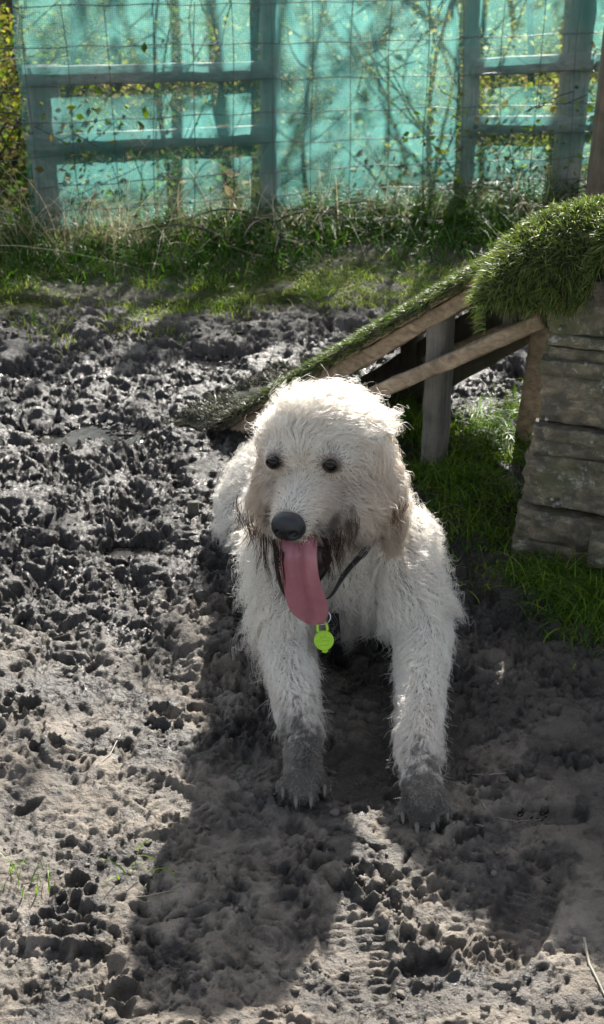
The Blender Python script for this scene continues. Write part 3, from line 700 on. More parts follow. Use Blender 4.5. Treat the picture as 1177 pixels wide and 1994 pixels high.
mb = MB(); beam(mb, a_ + RN * .38 + Vector((0, 0, -.02)), b2 + RN * .30 + Vector((0, 0, -.02)), .024, .050, side=RN, seed=32); mb.build('brace', M['rampwood'], ramp_root)
def post(x, y, z1, w, h, m_, seed, dx=0, dy=0, sink=.05):
    mb = MB(); z0 = hz(x, y); beam(mb, (x, y, z0 - sink), (x + dx, y + dy, z1), w, h, side=RA, seed=seed, rough=.002); return mb.build('leg', m_, ramp_root)
p = W(853, 800, 2.955); s_ = (p.x - (-.21)) / RA.x
post(p.x + .004, p.y + .06, rp(s_, 0, -.02).z, .048, .062, M['postwood'], 41)
p2 = WZ(1020, 888); post(p2.x, p2.y, .40, .055, .05, M['rampwood'], 42, dx=.035, dy=.01)
p3 = rp(.66, 0.035, 0); mb = MB(); mb.tube([W(996, 640, 2.86), W(997, 600, 2.86), W(999, 560, 2.86)], [.020, .021, .020], 12); mb.build('stub_post', M['deadwood'], ramp_root)
p4 = rp(.35, RW, 0); post(p4.x, p4.y, p4.z - .02, .05, .05, M['deadwood'], 43)
def ramp_turf():
    n = 48000
    s = RNG.uniform(-.13, TOP + .02, n); w = RNG.uniform(-.05, RW + .05, n)
    P = np.zeros((n, 3)); rag = .012 * perlin(s * 25, s * 0, 5)
    A = np.array(RA); Nn = np.array(RN); nrm = np.array([-RA.x * .725, -RA.y * .725, 1]); nrm /= np.linalg.norm(nrm)
    side = (w < -.035)
    z = np.maximum(s * .725 + .03, .012 + .01 * np.cos(s * 40)); w2 = np.where(side, -.05 + rag, w)
    P = np.array([-.21, 3.34, 0]) + s[:, None] * A + w2[:, None] * Nn; P[:, 2] = z - np.where(side, RNG.random(n) * .03, 0)
    g0 = hat(P[:, 0], P[:, 1]) + .01; low = s < .02; P[:, 2] = np.where(low, np.maximum(P[:, 2], g0), P[:, 2])
    up = np.where(side[:, None], -Nn + .3 * nrm, nrm + RNG.standard_normal((n, 1)) * 0)
    keep = RNG.random(n) < np.where(s < .25, .75, 1); P = P[keep]; up = up[keep]; s = s[keep]; n = len(P)
    mud = sstep(.35, .0, s)[:, None]
    col = pick([(.04, .07, .018), (.065, .10, .022), (.11, .15, .03), (.08, .09, .03)], n) * (1 - mud) + np.array([.045, .045, .03]) * mud
    ld = -A * .5 + np.array([0, 0, -.5])
    blades('turf', P, .017 + .015 * RNG.random(n), .0025, M['turf'], ramp_root, up=up, lean=.8, col=col, seg=3, droop=.2, leandir=np.tile(ld, (n, 1)), jit=.35)
    gx, gw = np.meshgrid(np.linspace(-.14, TOP + .02, 90), np.linspace(-.05, RW + .05, 40))
    q = np.array([-.21, 3.34, 0]) + gx[..., None] * A + (gw + (gw < -.04) * .008 * perlin(gx * 30, gx * 0, 5))[..., None] * Nn
    q[..., 2] = np.maximum(gx * .725 + .030, .012) + .004 * perlin(gx * 20, gw * 20, 3); lo = gx < .03
    q[..., 2] = np.where(lo, np.maximum(q[..., 2], hat(q[..., 0], q[..., 1]) + .006), q[..., 2])
    mb = MB(); mb.grid(q); q2 = q.copy(); q2 -= nrm * .007; mb.grid(q2[:, ::-1]); mb.build('turf_backing', bpy.data.materials['turf_backing'], ramp_root)
ramp_turf()

# grass under the ramp and round the hut
def tuft(cx, cy, n, sp, h, cols, lean=.7, sy=None):
    x = cx + RNG.standard_normal(n) * sp; y = cy + RNG.standard_normal(n) * (sy or sp); return x, y, h * RNG.uniform(.45, 1.15, n), pick(cols, n)
LG = [(.07, .15, .015), (.12, .22, .02), (.05, .11, .012), (.18, .25, .03)]
X_, Y_, H_, C_ = [], [], [], []
for (px, py, n, sp, h) in ((930, 900, 700, .045, .085), (960, 860, 500, .05, .08), (880, 960, 600, .05, .085), (1000, 900, 350, .03, .09), (800, 870, 350, .05, .10), (770, 830, 300, .05, .09), (900, 1020, 450, .07, .06), (960, 990, 400, .06, .06), (820, 940, 250, .03, .07), (980, 1060, 260, .05, .055), (860, 1070, 120, .06, .05),
                           (1120, 1170, 500, .05, .085), (1165, 1200, 500, .045, .10), (1060, 1140, 260, .045, .06), (1175, 1110, 300, .04, .09), (1000, 1130, 160, .05, .045), (1040, 830, 300, .05, .09), (700, 800, 200, .06, .08), (1130, 1230, 150, .05, .05)):
    p = WZ(px, py); a = tuft(p.x, p.y, n, sp, h, LG)
    X_.append(a[0]); Y_.append(a[1]); H_.append(a[2]); C_.append(a[3])
x = np.concatenate(X_); y = np.concatenate(Y_); H_ = np.concatenate(H_); C_ = np.concatenate(C_)
inhut = ((x - HX) * HU.x + (y - HY) * HU.y > -.005) & ((x - HX) * HV.x + (y - HY) * HV.y > -.012); keep = ~inhut
blades('hut_grass', np.c_[x, y, hat(x, y) - .004][keep], H_[keep] * 1.25, .0034, M['grass'], lean=1.0, col=C_[keep], droop=.45, seg=6)
tag(bpy.data.objects['hut_grass'], 'lush green grass growing under the ramp and round the foot of the hut', 'grass', kind='stuff')
# small sprigs scattered on the mud
X_, Y_ = [], []
for (px, py, n) in ((420, 815, 40), (285, 1700, 9), (620, 590, 60), (280, 625, 50), (430, 600, 120), (60, 640, 60), (30, 1720, 14)):
    p = WZ(px, py); X_.append(p.x + RNG.standard_normal(n) * .03); Y_.append(p.y + RNG.standard_normal(n) * .03)
x = np.concatenate(X_); y = np.concatenate(Y_); n = len(x)
blades('grass_sprigs', np.c_[x, y, hat(x, y)], RNG.uniform(.025, .06, n), .003, M['grass'], lean=1.1, col=pick(LG, n), droop=.4, seg=5)
tag(bpy.data.objects['grass_sprigs'], 'little sprigs of grass poking out of the open mud', 'grass', kind='stuff')
# straws and twigs on the mud
M['straw'] = make_plain('dead_straw', (.30, .27, .21), .7); M['twig'] = make_plain('muddy_twig', (.12, .10, .08), .8)
def straw(pts, r, label, name='straw', m_='straw'):
    q = []
    for (a, b_) in pts: p = WZ(a, b_); p.z = hz(p.x, p.y) + r * .8; q.append(p)
    out = []
    for i in range(len(q) - 1):
        for t in np.linspace(0, 1, 6)[:-1 if i < len(q) - 2 else None]:
            v = q[i].lerp(q[i + 1], t); v.z = max(v.z, hz(v.x, v.y) + r * .7); out.append(v)
    zz = [v.z for v in out]
    for _ in range(12): zz = [zz[0]] + [max(zz[i], .25 * zz[i - 1] + .5 * zz[i] + .25 * zz[i + 1]) * .5 + .5 * (.25 * zz[i - 1] + .5 * zz[i] + .25 * zz[i + 1]) for i in range(1, len(zz) - 1)] + [zz[-1]]
    for v, z_ in zip(out, zz): v.z = z_
    mb = MB(); k = len(out); mb.tube(out, [r * (1 - .5 * i / k) for i in range(k)], 6)
    tag(mb.build(name, M[m_]), label, name, 'straws and twigs on the mud')
straw([(1135, 1850), (1145, 1900), (1165, 1940), (1177, 1965)], .0022, 'pale bent straw lying in the lower right corner')
straw([(1132, 1862), (1140, 1876)], .0016, 'short stub of straw beside the bent corner straw')
straw([(245, 1757), (290, 1752), (340, 1740)], .0011, 'thin straw in the dog shadow left of the boot ring')
straw([(920, 1500), (945, 1516), (985, 1514)], .0012, 'curved pale stem right of the front paw')
straw([(935, 1560), (945, 1585)], .0018, 'short white stem near the right paw')
straw([(925, 1605), (940, 1625)], .0018, 'short stem between the paw and the small pool')
straw([(965, 1588), (1010, 1591), (1055, 1586)], .0012, 'pale stem edging the small pool')
straw([(680, 1630), (710, 1640)], .0015, 'little twig on the sunlit patch before the paws', 'twig', 'twig')
straw([(925, 1830), (905, 1860)], .002, 'dark twig on the border of the sunlit patch', 'twig', 'twig')
straw([(235, 1430), (215, 1475), (190, 1500)], .0012, 'faint stem across the sunlit mud on the left')
straw([(100, 1245), (160, 1230), (230, 1250)], .0012, 'thin stem in the mud beside the left edge shade', 'twig', 'twig')
# small dark peg in the mud left of the dog
pp = WZ(380, 1018); mb = MB(); beam(mb, (pp.x, pp.y, -.03), (pp.x - .004, pp.y + .004, pp.z + .052), .026, .018, side=(1, .2, 0), seed=91)
tag(mb.build('wooden_peg', M['deadwood']), 'small dark square peg standing in the mud left of the dog', 'peg')
# ------------------------------------------------------------------ dog
dog = empty('dog', (.04, 2.35, 0), 'curly cream dog lying on the mud with muddy paws and long pink tongue out', 'dog')
def arr(v): return np.array(tuple(v), float)
HC = np.array([.039, 2.13, .437])
hF = np.array([-.36, -.91, -.07]); hF /= np.linalg.norm(hF)
hR = np.cross(np.array([0, 0, 1.0]), hF); hR = -hR if hR[0] < 0 else hR; hR /= np.linalg.norm(hR)
hU = np.cross(hF, hR); hU = -hU if hU[2] < 0 else hU
# the head tilts a little towards the picture's right
ti = R(-6); hR, hU = hR * math.cos(ti) - hU * math.sin(ti), hU * math.cos(ti) + hR * math.sin(ti)
def hd(f, r, u): return HC + hF * f + hR * r + hU * u
def to_head(P): D = P - HC; return np.stack([D @ hF, D @ hR, D @ hU], -1)
bmd = bmesh.new()
def ball(c, r, axes=None, sub=3):
    r = (r, r, r) if not hasattr(r, '__len__') else r
    A = np.eye(3) if axes is None else np.array(axes).T
    ret = bmesh.ops.create_icosphere(bmd, subdivisions=sub, radius=1)
    for v in ret['verts']:
        q = A @ (np.array(v.co[:]) * r) + np.array(tuple(c)); v.co = q
def limb(pts, rad):
    pts = [arr(p) for p in pts]
    for i in range(len(pts) - 1):
        L_ = np.linalg.norm(pts[i + 1] - pts[i]); n = max(2, int(L_ / (min(rad[i], rad[i + 1]) * .33)))
        for k in range(n + 1):
            t = k / n; ball(pts[i] * (1 - t) + pts[i + 1] * t, rad[i] * (1 - t) + rad[i + 1] * t, sub=2)
HA = (hF, hR, hU)
ball(hd(-.01, 0, .022), (.103, .103, .096), HA)
ball(hd(.035, 0, .044), (.058, .075, .055), HA)
for s in (-1, 1):
    ball(hd(.028, s * .064, -.050), (.066, .056, .064), HA)
    ball(hd(.064, s * .048, .040), (.030, .030, .024), HA)
    ball(hd(.110, s * .030, -.052), (.048, .028, .028), HA)     # flews
    # ear: hanging flap
    for k in range(7):
        t = k / 6; ball(hd(-.012 + .012 * t, s * ((.086 if s < 0 else .094) + .026 * math.sin(t * 2.2)), .045 - .155 * t), (.040 - .008 * t, .016, .030), HA)
limb([hd(.04, 0, -.02), hd(.10, 0, -.034), hd(.145, 0, -.036)], [.066, .057, .042])
limb([hd(.0, 0, -.085), W(594, 1115, 2.03), W(594, 1140, 2.005)], [.050, .034, .022])      # lower jaw, open
# neck, trunk
limb([hd(-.02, 0, -.02), (.065, 2.235, .31), (.08, 2.30, .22)], [.095, .115, .13])
ball((.075, 2.30, .185), (.134, .150, .150)); ball((.045, 2.46, .17), (.155, .20, .145)); ball((-.010, 2.66, .130), (.150, .17, .125))
ball((.07, 2.215, .17), (.105, .075, .11))
# hind legs folded beside the rump
ball((-.125, 2.66, .09), (.055, .12, .085)); ball((.12, 2.70, .09), (.06, .12, .09))
# fore legs
def leg(sh, el, fo, wr, pw, toes, r):
    limb([sh, el], [r[0], r[1]]); limb([el, fo, wr], [r[1], r[2], r[3]]); limb([wr, pw], [r[3], r[4]])
    ball(pw, (.033, .036, .026))
    for q in toes:
        a = arr(pw); b_ = arr(q); m = (a + b_) / 2 + [0, 0, .010]
        limb([a, m, b_], [.0130, .0138, .0135])
LT = [WZ(552, 1532, .015), WZ(577, 1550, .014), WZ(606, 1549, .014), WZ(632, 1528, .015)]
RT = [WZ(784, 1580, .015), WZ(811, 1601, .014), WZ(842, 1601, .014), WZ(869, 1580, .015)]
leg((-.030, 2.20, .235), W(560, 1262, 2.075), W(576, 1350, 1.955), W(590, 1432, 1.872), W(592, 1508, 1.790), LT, (.068, .045, .036, .032, .033))
leg((.175, 2.235, .23), W(824, 1235, 2.085), W(818, 1370, 1.925), W(816, 1478, 1.800), W(825, 1562, 1.712), RT, (.072, .049, .036, .033, .034))
me = bpy.data.meshes.new('t'); bmd.to_mesh(me); bmd.free(); tmp = bpy.data.objects.new('t', me); COL.objects.link(tmp)
rm = tmp.modifiers.new('r', 'REMESH'); rm.mode = 'VOXEL'; rm.voxel_size = .005; rm.use_smooth_shade = True
sm = tmp.modifiers.new('s', 'SMOOTH'); sm.factor = .5; sm.iterations = 5
dg = bpy.context.evaluated_depsgraph_get(); dg.update(); bme = bpy.data.meshes.new_from_object(tmp.evaluated_get(dg)); bpy.data.objects.remove(tmp)
bme.name = 'body'
nv = len(bme.vertices); BV = np.zeros(nv * 3); bme.vertices.foreach_get('co', BV); BV = BV.reshape(-1, 3)
# leave the dog on the ground, not in it
bme.calc_loop_triangles(); nt_ = len(bme.loop_triangles); T3 = np.zeros(nt_ * 3, np.int32); bme.loop_triangles.foreach_get('vertices', T3); T3 = T3.reshape(-1, 3)
BN = np.zeros(nv * 3); bme.vertices.foreach_get('normal', BN); BN = BN.reshape(-1, 3)

LEGSEG = [[arr(W(560, 1262, 2.075)), arr(W(590, 1432, 1.872)), arr(W(592, 1550, 1.76))], [arr(W(824, 1235, 2.085)), arr(W(816, 1478, 1.80)), arr(W(828, 1605, 1.68))]]
def coat(P):
    """colour of the coat at points on the body: cream, tan on the face, mud on the feet, painted shade on the chest"""
    H = to_head(P); n = len(P)
    c = np.tile([.92, .845, .745], (n, 1))
    wv = perlin(P[:, 0] * 22, P[:, 2] * 22, 5)[:, None]
    c = c * (1 - .05 * np.clip(wv, 0, 1))
    ishead = ((H[:, 0] > -.09) & (P[:, 1] < 2.25) & (P[:, 2] > .27) & (np.abs(H[:, 1]) < .17))[:, None]
    def blend(m, col): 
        nonlocal c
        m = np.clip(m, 0, 1).reshape(-1, 1); c = c * (1 - m) + np.array(col) * m
    f, r, u = H.T; hm = ishead[:, 0]
    nz = perlin(P[:, 0] * 40, P[:, 2] * 40, 6) * .02
    blend(hm * .45 * sstep(.10, -.06, u + nz), (.50, .39, .29))                                   # lower face dulled
    blend(hm * .35, (.84, .73, .58))
    blend(hm * sstep(.03, .0, np.abs(np.hypot(f - .085, u + .055) - .05)) * sstep(.028, .05, np.abs(r)) * .5, (.42, .31, .23))
    blend(hm * sstep(-.015, -.062, u + nz * 1.7) * sstep(.028, .046, np.abs(r)) * sstep(.01, .05, f) * sstep(.098, .078, np.abs(r)) * (.45 + .4 * sstep(-.2, .3, perlin(P[:, 0] * 55, P[:, 2] * 30, 61))), (.050, .036, .027))   # wet brown beard
    blend(hm * sstep(-.085, -.13, u + nz) * sstep(.085, .10, np.abs(r)) * .85, (.15, .105, .072))            # ear tips
    blend(hm * sstep(.080, .095, -r) * sstep(.05, -.02, u) * .75, (.52, .39, .27)); blend(hm * sstep(.092, .104, r) * sstep(.05, -.02, u) * .50, (.68, .55, .41))
    blend(hm * sstep(.095, .125, f) * sstep(.035, .015, np.abs(r)) * sstep(-.05, -.03, u) * .6, (.90, .83, .72))
    for s in (-1, 1):
        E = hd(.089, s * .0515, .043); d = np.linalg.norm(P - E, axis=1); blend(sstep(.026, .013, d) * .75, (.30, .21, .15))
    # mud on fore feet
    for k, sg in enumerate(LEGSEG):
        a, b_ = sg[1], sg[2]; ax = (b_ - a) / np.linalg.norm(b_ - a); t = (P - a) @ ax; d = np.linalg.norm((P - a) - t[:, None] * ax, axis=1)
        near = d < .075
        t0 = (-.040 if k == 0 else -.005)
        blend(near * sstep(t0, t0 + .07, t + perlin(P[:, 0] * 45, P[:, 1] * 45, 9) * .060 + perlin(P[:, 0] * 120, P[:, 1] * 120, 3) * .045) * .95, (.060, .054, .046))
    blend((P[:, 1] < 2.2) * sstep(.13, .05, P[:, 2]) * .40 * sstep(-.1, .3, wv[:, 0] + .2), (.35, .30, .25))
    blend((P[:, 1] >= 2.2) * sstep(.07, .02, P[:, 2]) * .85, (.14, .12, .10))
    blend((np.abs(P[:, 0] - .06) < .05) * sstep(.20, .12, P[:, 2]) * (P[:, 1] > 2.02) * .55 * (P[:, 1] < 2.25), (.25, .22, .19))  # shade between the forelegs painted into the chest coat
    return c
skin, nt, b = mat('dog_skin'); nt.links.new(attr(nt, 'col'), b.inputs['Base Color']); b.inputs['Roughness'].default_value = .8
cs = coat(BV) * .34; at = bme.attributes.new('col', 'FLOAT_COLOR', 'POINT'); at.data.foreach_set('color', np.c_[cs, np.ones(nv)].astype(np.float32).ravel())  # skin darker than the coat, painting shade between the locks
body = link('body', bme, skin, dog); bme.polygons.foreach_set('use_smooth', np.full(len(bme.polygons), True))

EYES = [hd(.089, s * .0515, .043) for s in (-1, 1)]
NOSE = hd(.176, 0, -.030)
def proj(P):
    X, Y, Z = P[..., 0], P[..., 1], P[..., 2] - CAMH; dp = Y * cP - Z * sP
    return CX + FPX * X / dp, CY - FPX * (Y * sP + Z * cP) / dp
# fur -----------------------------------------------------------------------
def sample(n, wfun=None):
    A = np.linalg.norm(np.cross(BV[T3[:, 1]] - BV[T3[:, 0]], BV[T3[:, 2]] - BV[T3[:, 0]]), axis=1) / 2
    c = BV[T3].mean(1)
    if wfun is not None: A = A * wfun(c)
    i = RNG.choice(len(A), n, p=A / A.sum()); r1 = np.sqrt(RNG.random(n))[:, None]; r2 = RNG.random(n)[:, None]
    w = np.concatenate([1 - r1, r1 * (1 - r2), r1 * r2], 1)
    return (BV[T3[i]] * w[..., None]).sum(1), (BN[T3[i]] * w[..., None]).sum(1)
def region(P):
    H = to_head(P); f, r, u = H.T
    head = (f > -.10) & (P[:, 2] > .27) & (np.abs(r) < .18) & (P[:, 1] < 2.24)
    ear = head & (np.abs(r) > .088) & (u < .06) & (u > -.16) & (f < .045)
    muz = head & (f > .075) & (np.abs(r) < .06) & (u > -.075)
    legs = np.zeros(len(P), bool); paw = np.zeros(len(P)); ldir = np.zeros((len(P), 3))
    for sg in LEGSEG:
        for a, b_ in ((sg[0], sg[1]), (sg[1], sg[2])):
            ax = b_ - a; L_ = np.linalg.norm(ax); ax = ax / L_; t = (P - a) @ ax; d = np.linalg.norm((P - a) - t[:, None] * ax, axis=1)
            m = (d < .075) & (t > -.03) & (t < L_ + .05); legs |= m; ldir[m] = ax
        paw = np.maximum(paw, sstep(-.05, .06, (P - sg[1]) @ ax) * (d < .08))
    return head, ear, muz, legs, paw, ldir, H
def weight(c):
    head, ear, muz, legs, paw, ld, H = region(c)
    w = np.ones(len(c)); w[head] = 2.6; w[muz] = 4.5; w[legs] = 2.2; w[(c[:, 1] > 2.45)] = .5; w[(c[:, 2] < .03) & (c[:, 1] > 2.1)] = .1
    return w
def guide_dirs(P, Nn):
    head, ear, muz, legs, paw, ldir, H = region(P); n = len(P); f, r, u = H.T
    down = np.tile([0, 0, -1.0], (n, 1))
    comb = down * .9 + np.array([0, .1, 0])
    comb += np.stack([np.sign(P[:, 0] - .07) * .35 * np.clip(np.abs(P[:, 0] - .07) / .1, 0, 1), 0 * f, 0 * f], -1)
    swirl = np.stack([perlin(P[:, 0] * 13, P[:, 2] * 13, 1), perlin(P[:, 0] * 13, P[:, 2] * 13, 2), perlin(P[:, 0] * 13 + 4, P[:, 2] * 13, 3)], -1)
    comb = comb + swirl * 1.0
    L_ = np.full(n, .052) * (1 + .30 * perlin(P[:, 0] * 9, P[:, 2] * 9, 11)); lift = np.full(n, .62); curl = np.full(n, .0075)
    chest = (P[:, 1] < 2.3) & (P[:, 2] < .30) & ~head & ~legs; L_[chest] *= 1.18; lift[chest] = .5
    # head: hair parts from the bridge of the nose outwards
    o = np.stack([f - .125, r, u - .012], -1); o[:, 0] *= .8; o /= np.linalg.norm(o, axis=1)[:, None] + 1e-6
    hc = hF * o[:, :1] + hR * o[:, 1:2] * 1.15 + hU * o[:, 2:3]
    top = sstep(.05, .11, u); hc = hc + down * (.55 * sstep(.04, .09, np.abs(r)) * (1 - top))[:, None] + swirl * .55
    comb[head] = hc[head]
    Lh = .026 + .020 * sstep(.03, .09, u) + .012 * sstep(.05, .09, np.abs(r)) + .010 * sstep(.0, -.06, u)
    L_[head] = Lh[head]; lift[head] = (.42 + .35 * top)[head]; curl[head] = (.0055 + .0030 * top)[head]
    mm = muz; lm = .012 + .016 * sstep(.16, .09, f) + .008 * sstep(.02, .045, np.abs(r)); L_[mm] = lm[mm]; lift[mm] = .28; curl[mm] = .0010
    comb[mm] = ((-hF * .9 + hR * (np.sign(r) * .5 * sstep(0, .02, np.abs(r)))[:, None] + hU * (.35 * sstep(.0, -.03, -u))[:, None] + down * (.8 * sstep(.02, .045, np.abs(r)))[:, None]))[mm] + swirl[mm] * .22
    beard = head & (u < -.045) & (f > .02) & ~ear; comb[beard] = down[beard] * 1.2 + (hR * np.sign(r)[:, None] * .25)[beard] + swirl[beard] * .6; L_[beard] = .036; lift[beard] = .38; curl[beard] = .0055
    lipf = muz & (u < -.055); L_[lipf] = .012; curl[lipf] = .002
    comb[ear] = (down * 1.3 + hR * (np.sign(r) * .20)[:, None] + swirl * .35)[ear]; L_[ear] = .048; lift[ear] = .22; curl[ear] = .0045
    # thin the brow over the eyes
    for s in (0, 1):
        d = np.linalg.norm(P - EYES[s], axis=1); m = sstep(.045, .020, d); L_ *= (1 - .62 * m); k = m[:, None]
        away = P - EYES[s]; away /= np.linalg.norm(away, axis=1)[:, None] + 1e-6; comb = comb * (1 - k) + (away * 1.3 + hU * .1) * k; lift = lift * (1 - .75 * m); curl = curl * (1 - .6 * m)
    cl = legs & ~head; comb[cl] = (ldir * .8 + down * .35)[cl] + swirl[cl] * .75; L_[cl] = .027; lift[cl] = .5; curl[cl] = .0048
    pw = (paw > .3) & ~head; L_[pw] = .0105; lift[pw] = .20; curl[pw] = .0035
    toe = ((P[:, 1] < 1.80) & (P[:, 0] < .1)) | ((P[:, 1] < 1.72) & (P[:, 0] >= .1)); L_ = np.where(toe, L_ * .62, L_)
    low = P[:, 2] < .04; L_ = np.where(low, L_ * .6, L_)
    comb = comb - Nn * (comb * Nn).sum(1)[:, None]; comb /= np.linalg.norm(comb, axis=1)[:, None] + 1e-6
    d0 = Nn * lift[:, None] + comb * (1 - lift * .5)[:, None]; d0 /= np.linalg.norm(d0, axis=1)[:, None]
    return d0, comb, L_, curl
K = 9
LSC, CSC = 1.0, 1.0
def strands(P, Nn):
    n = len(P); d0, comb, L_, curl = guide_dirs(P, Nn); L_ = L_ * LSC; curl = curl * CSC; cx_ = P @ np.array([[9.0], [4.0], [3.0]])[:, 0]; cz_ = P @ np.array([[2.0], [5.0], [9.0]])[:, 0]; ph = 6.28 * 1.6 * perlin(cx_ * 1.3, cz_ * 1.3, 31) + RNG.normal(0, .55, n); wl = .030 * (1 + .3 * perlin(cx_, cz_, 32)); L_ = L_ * RNG.uniform(.7, 1.25, n); sgn = np.sign(perlin(cx_ * .7, cz_ * .7, 35) + RNG.normal(0, .12, n))
    X = np.zeros((n, K, 3)); X[:, 0] = P; d = d0.copy()
    a = np.cross(d0, comb + 1e-3); a /= np.linalg.norm(a, axis=1)[:, None] + 1e-6; b_ = np.cross(d0, a)
    cpos = P.copy(); st = (L_ / (K - 1))[:, None]
    for k in range(1, K):
        t = k / (K - 1)
        d = d + comb * .16 + np.array([0, 0, -.10]); d /= np.linalg.norm(d, axis=1)[:, None]; cpos = cpos + d * st
        an = ph + sgn * 2 * math.pi * (L_ * t) / wl; amp = curl * (t ** .7)
        X[:, k] = cpos + a * (amp * np.cos(an) - curl * 0)[:, None] + b_ * (amp * np.sin(an))[:, None]
    return X, L_
def fur(name, nguide, nchild, rad, wfun, bundle=.55, parent=None, seedoff=0):
    G, GN = sample(nguide, wfun); GX, GL = strands(G, GN)
    kd = kdtree.KDTree(nguide)
    for i, g_ in enumerate(G): kd.insert(g_, i)
    kd.balance()
    P, PN = sample(nchild, wfun)
    de = np.min([np.sqrt(((P - E) ** 2).sum(1) + .75 * ((P - E) @ hU) ** 2) for E in EYES], axis=0); dn = np.linalg.norm((P - NOSE), axis=1)
    Hh = to_head(P); qx, qy = proj(P); mouth = (Hh[:, 0] > .03) & (np.abs(qx - 596) < 52) & (qy > 1052) & (qy < 1160) & (P[:, 1] < 2.12)
    keep = (de > .0155) & (dn > .0265) & ~mouth & (RNG.random(len(P)) < 1.0); P = P[keep]; n = len(P)
    idx = np.array([kd.find(p)[1] for p in P])
    off = (P - G[idx]); t = np.linspace(0, 1, K)[None, :, None]
    X = GX[idx] - G[idx][:, None]; lenf = RNG.uniform(.72, 1.12, n)[:, None, None]
    X = X * lenf + P[:, None] - off[:, None] * bundle * t ** .8
    loose = (RNG.random(n) < .09)
    jit = RNG.standard_normal((n, 1, 3)) * .0009 * t + RNG.standard_normal((n, 3))[:, None] * (.010 * loose)[:, None, None] * t ** 1.5
    wob = np.sin(t * RNG.uniform(4, 11, n)[:, None, None] + RNG.random((n, 1, 1)) * 6) * RNG.standard_normal((n, 1, 3)) * .0013 * t
    X = X + jit + wob
    # keep hair above the mud
    z = hat(X[..., 0].ravel(), X[..., 1].ravel()).reshape(n, K) + .002; X[..., 2] = np.maximum(X[..., 2], z)
    sx_, sy_ = proj(X); inm = ((sx_ > 551) & (sx_ < 643) & (sy_ > 1066) & (sy_ < 1128) & (X[..., 1] < 2.06)).any(1)
    X = X[~inm]; P = P[~inm]; idx = idx[~inm]; n = len(P)
    # nothing grows across the eyes: bend such hairs aside
    for E in EYES:
        Ef = E + hF * .006; D = X - Ef; d_ = np.sqrt((D ** 2).sum(2) + .9 * (D @ hU) ** 2); m = d_ < .0138
        X = np.where(m[..., None], Ef + D / (d_[..., None] + 1e-6) * .0138, X)
    C0 = coat(P); CP = coat(X.reshape(-1, 3)).reshape(n, K, 3); CP[:, 0] = C0; v = (1 + .10 * RNG.standard_normal(n)).clip(.6, 1.25)[:, None]; CP = CP * v[:, None]
    gi = (1 + .07 * np.sin(idx * 12.9898))[:, None]; CP = (CP * gi[:, None]).clip(.008, .93)
    make_curves(name, X, CP, rad * RNG.uniform(.7, 1.25, n), parent)
def make_curves(name, X, C0, rad, parent):
    n, k, _ = X.shape; cu = bpy.data.hair_curves.new(name); cu.add_curves([k] * n)
    cu.attributes['position'].data.foreach_set('vector', X.astype(np.float32).ravel())
    tp = (1 - .75 * np.linspace(0, 1, k) ** 1.5)[None] * np.asarray(rad)[:, None]
    ra = cu.attributes.get('radius') or cu.attributes.new('radius', 'FLOAT', 'POINT'); ra.data.foreach_set('value', tp.astype(np.float32).ravel())
    C0 = np.asarray(C0); C0 = np.repeat(C0[:, None], k, 1) if C0.ndim == 2 else C0; ca = cu.attributes.new('col', 'FLOAT_COLOR', 'POINT'); ca.data.foreach_set('color', np.c_[C0.reshape(-1, 3), np.ones(n * k)].astype(np.float32).ravel())
    cu.materials.append(M['hair']); o = bpy.data.objects.new(name, cu); COL.objects.link(o)
    o.parent = parent; o.matrix_parent_inverse = Matrix.Translation(Vector(parent.location)).inverted(); return o
m = bpy.data.materials.new('coat_hair'); m.use_nodes = True; nt = m.node_tree; nt.nodes.clear(); out = nt.nodes.new('ShaderNodeOutputMaterial')
hb = nt.nodes.new('ShaderNodeBsdfHairPrincipled'); hb.parametrization = 'COLOR'; hb.inputs['Roughness'].default_value = .38; hb.inputs['Radial Roughness'].default_value = .55; hb.inputs['Coat'].default_value = .05
hb.inputs['Random Roughness'].default_value = .2
nt.links.new(attr(nt, 'col'), hb.inputs['Color']); df = nt.nodes.new('ShaderNodeBsdfDiffuse'); nt.links.new(attr(nt, 'col'), df.inputs[0]); mh = nt.nodes.new('ShaderNodeMixShader'); mh.inputs[0].default_value = .50; nt.links.new(hb.outputs[0], mh.inputs[1]); nt.links.new(df.outputs[0], mh.inputs[2]); nt.links.new(mh.outputs[0], out.inputs[0]); M['hair'] = m
LSC, CSC = .95, .9
fur('fur', 24000, 135000, .00034, weight, .93, dog)
LSC, CSC = 1.30, 1.25
def weight2(c):
    w = weight(c); H = to_head(c); w = np.where((H[:, 0] > .07) & (np.abs(H[:, 1]) < .06) & (c[:, 2] > .3), w * .12, w)
    return w
fur('curls', 2600, 26000, .00034, weight2, .95, dog)
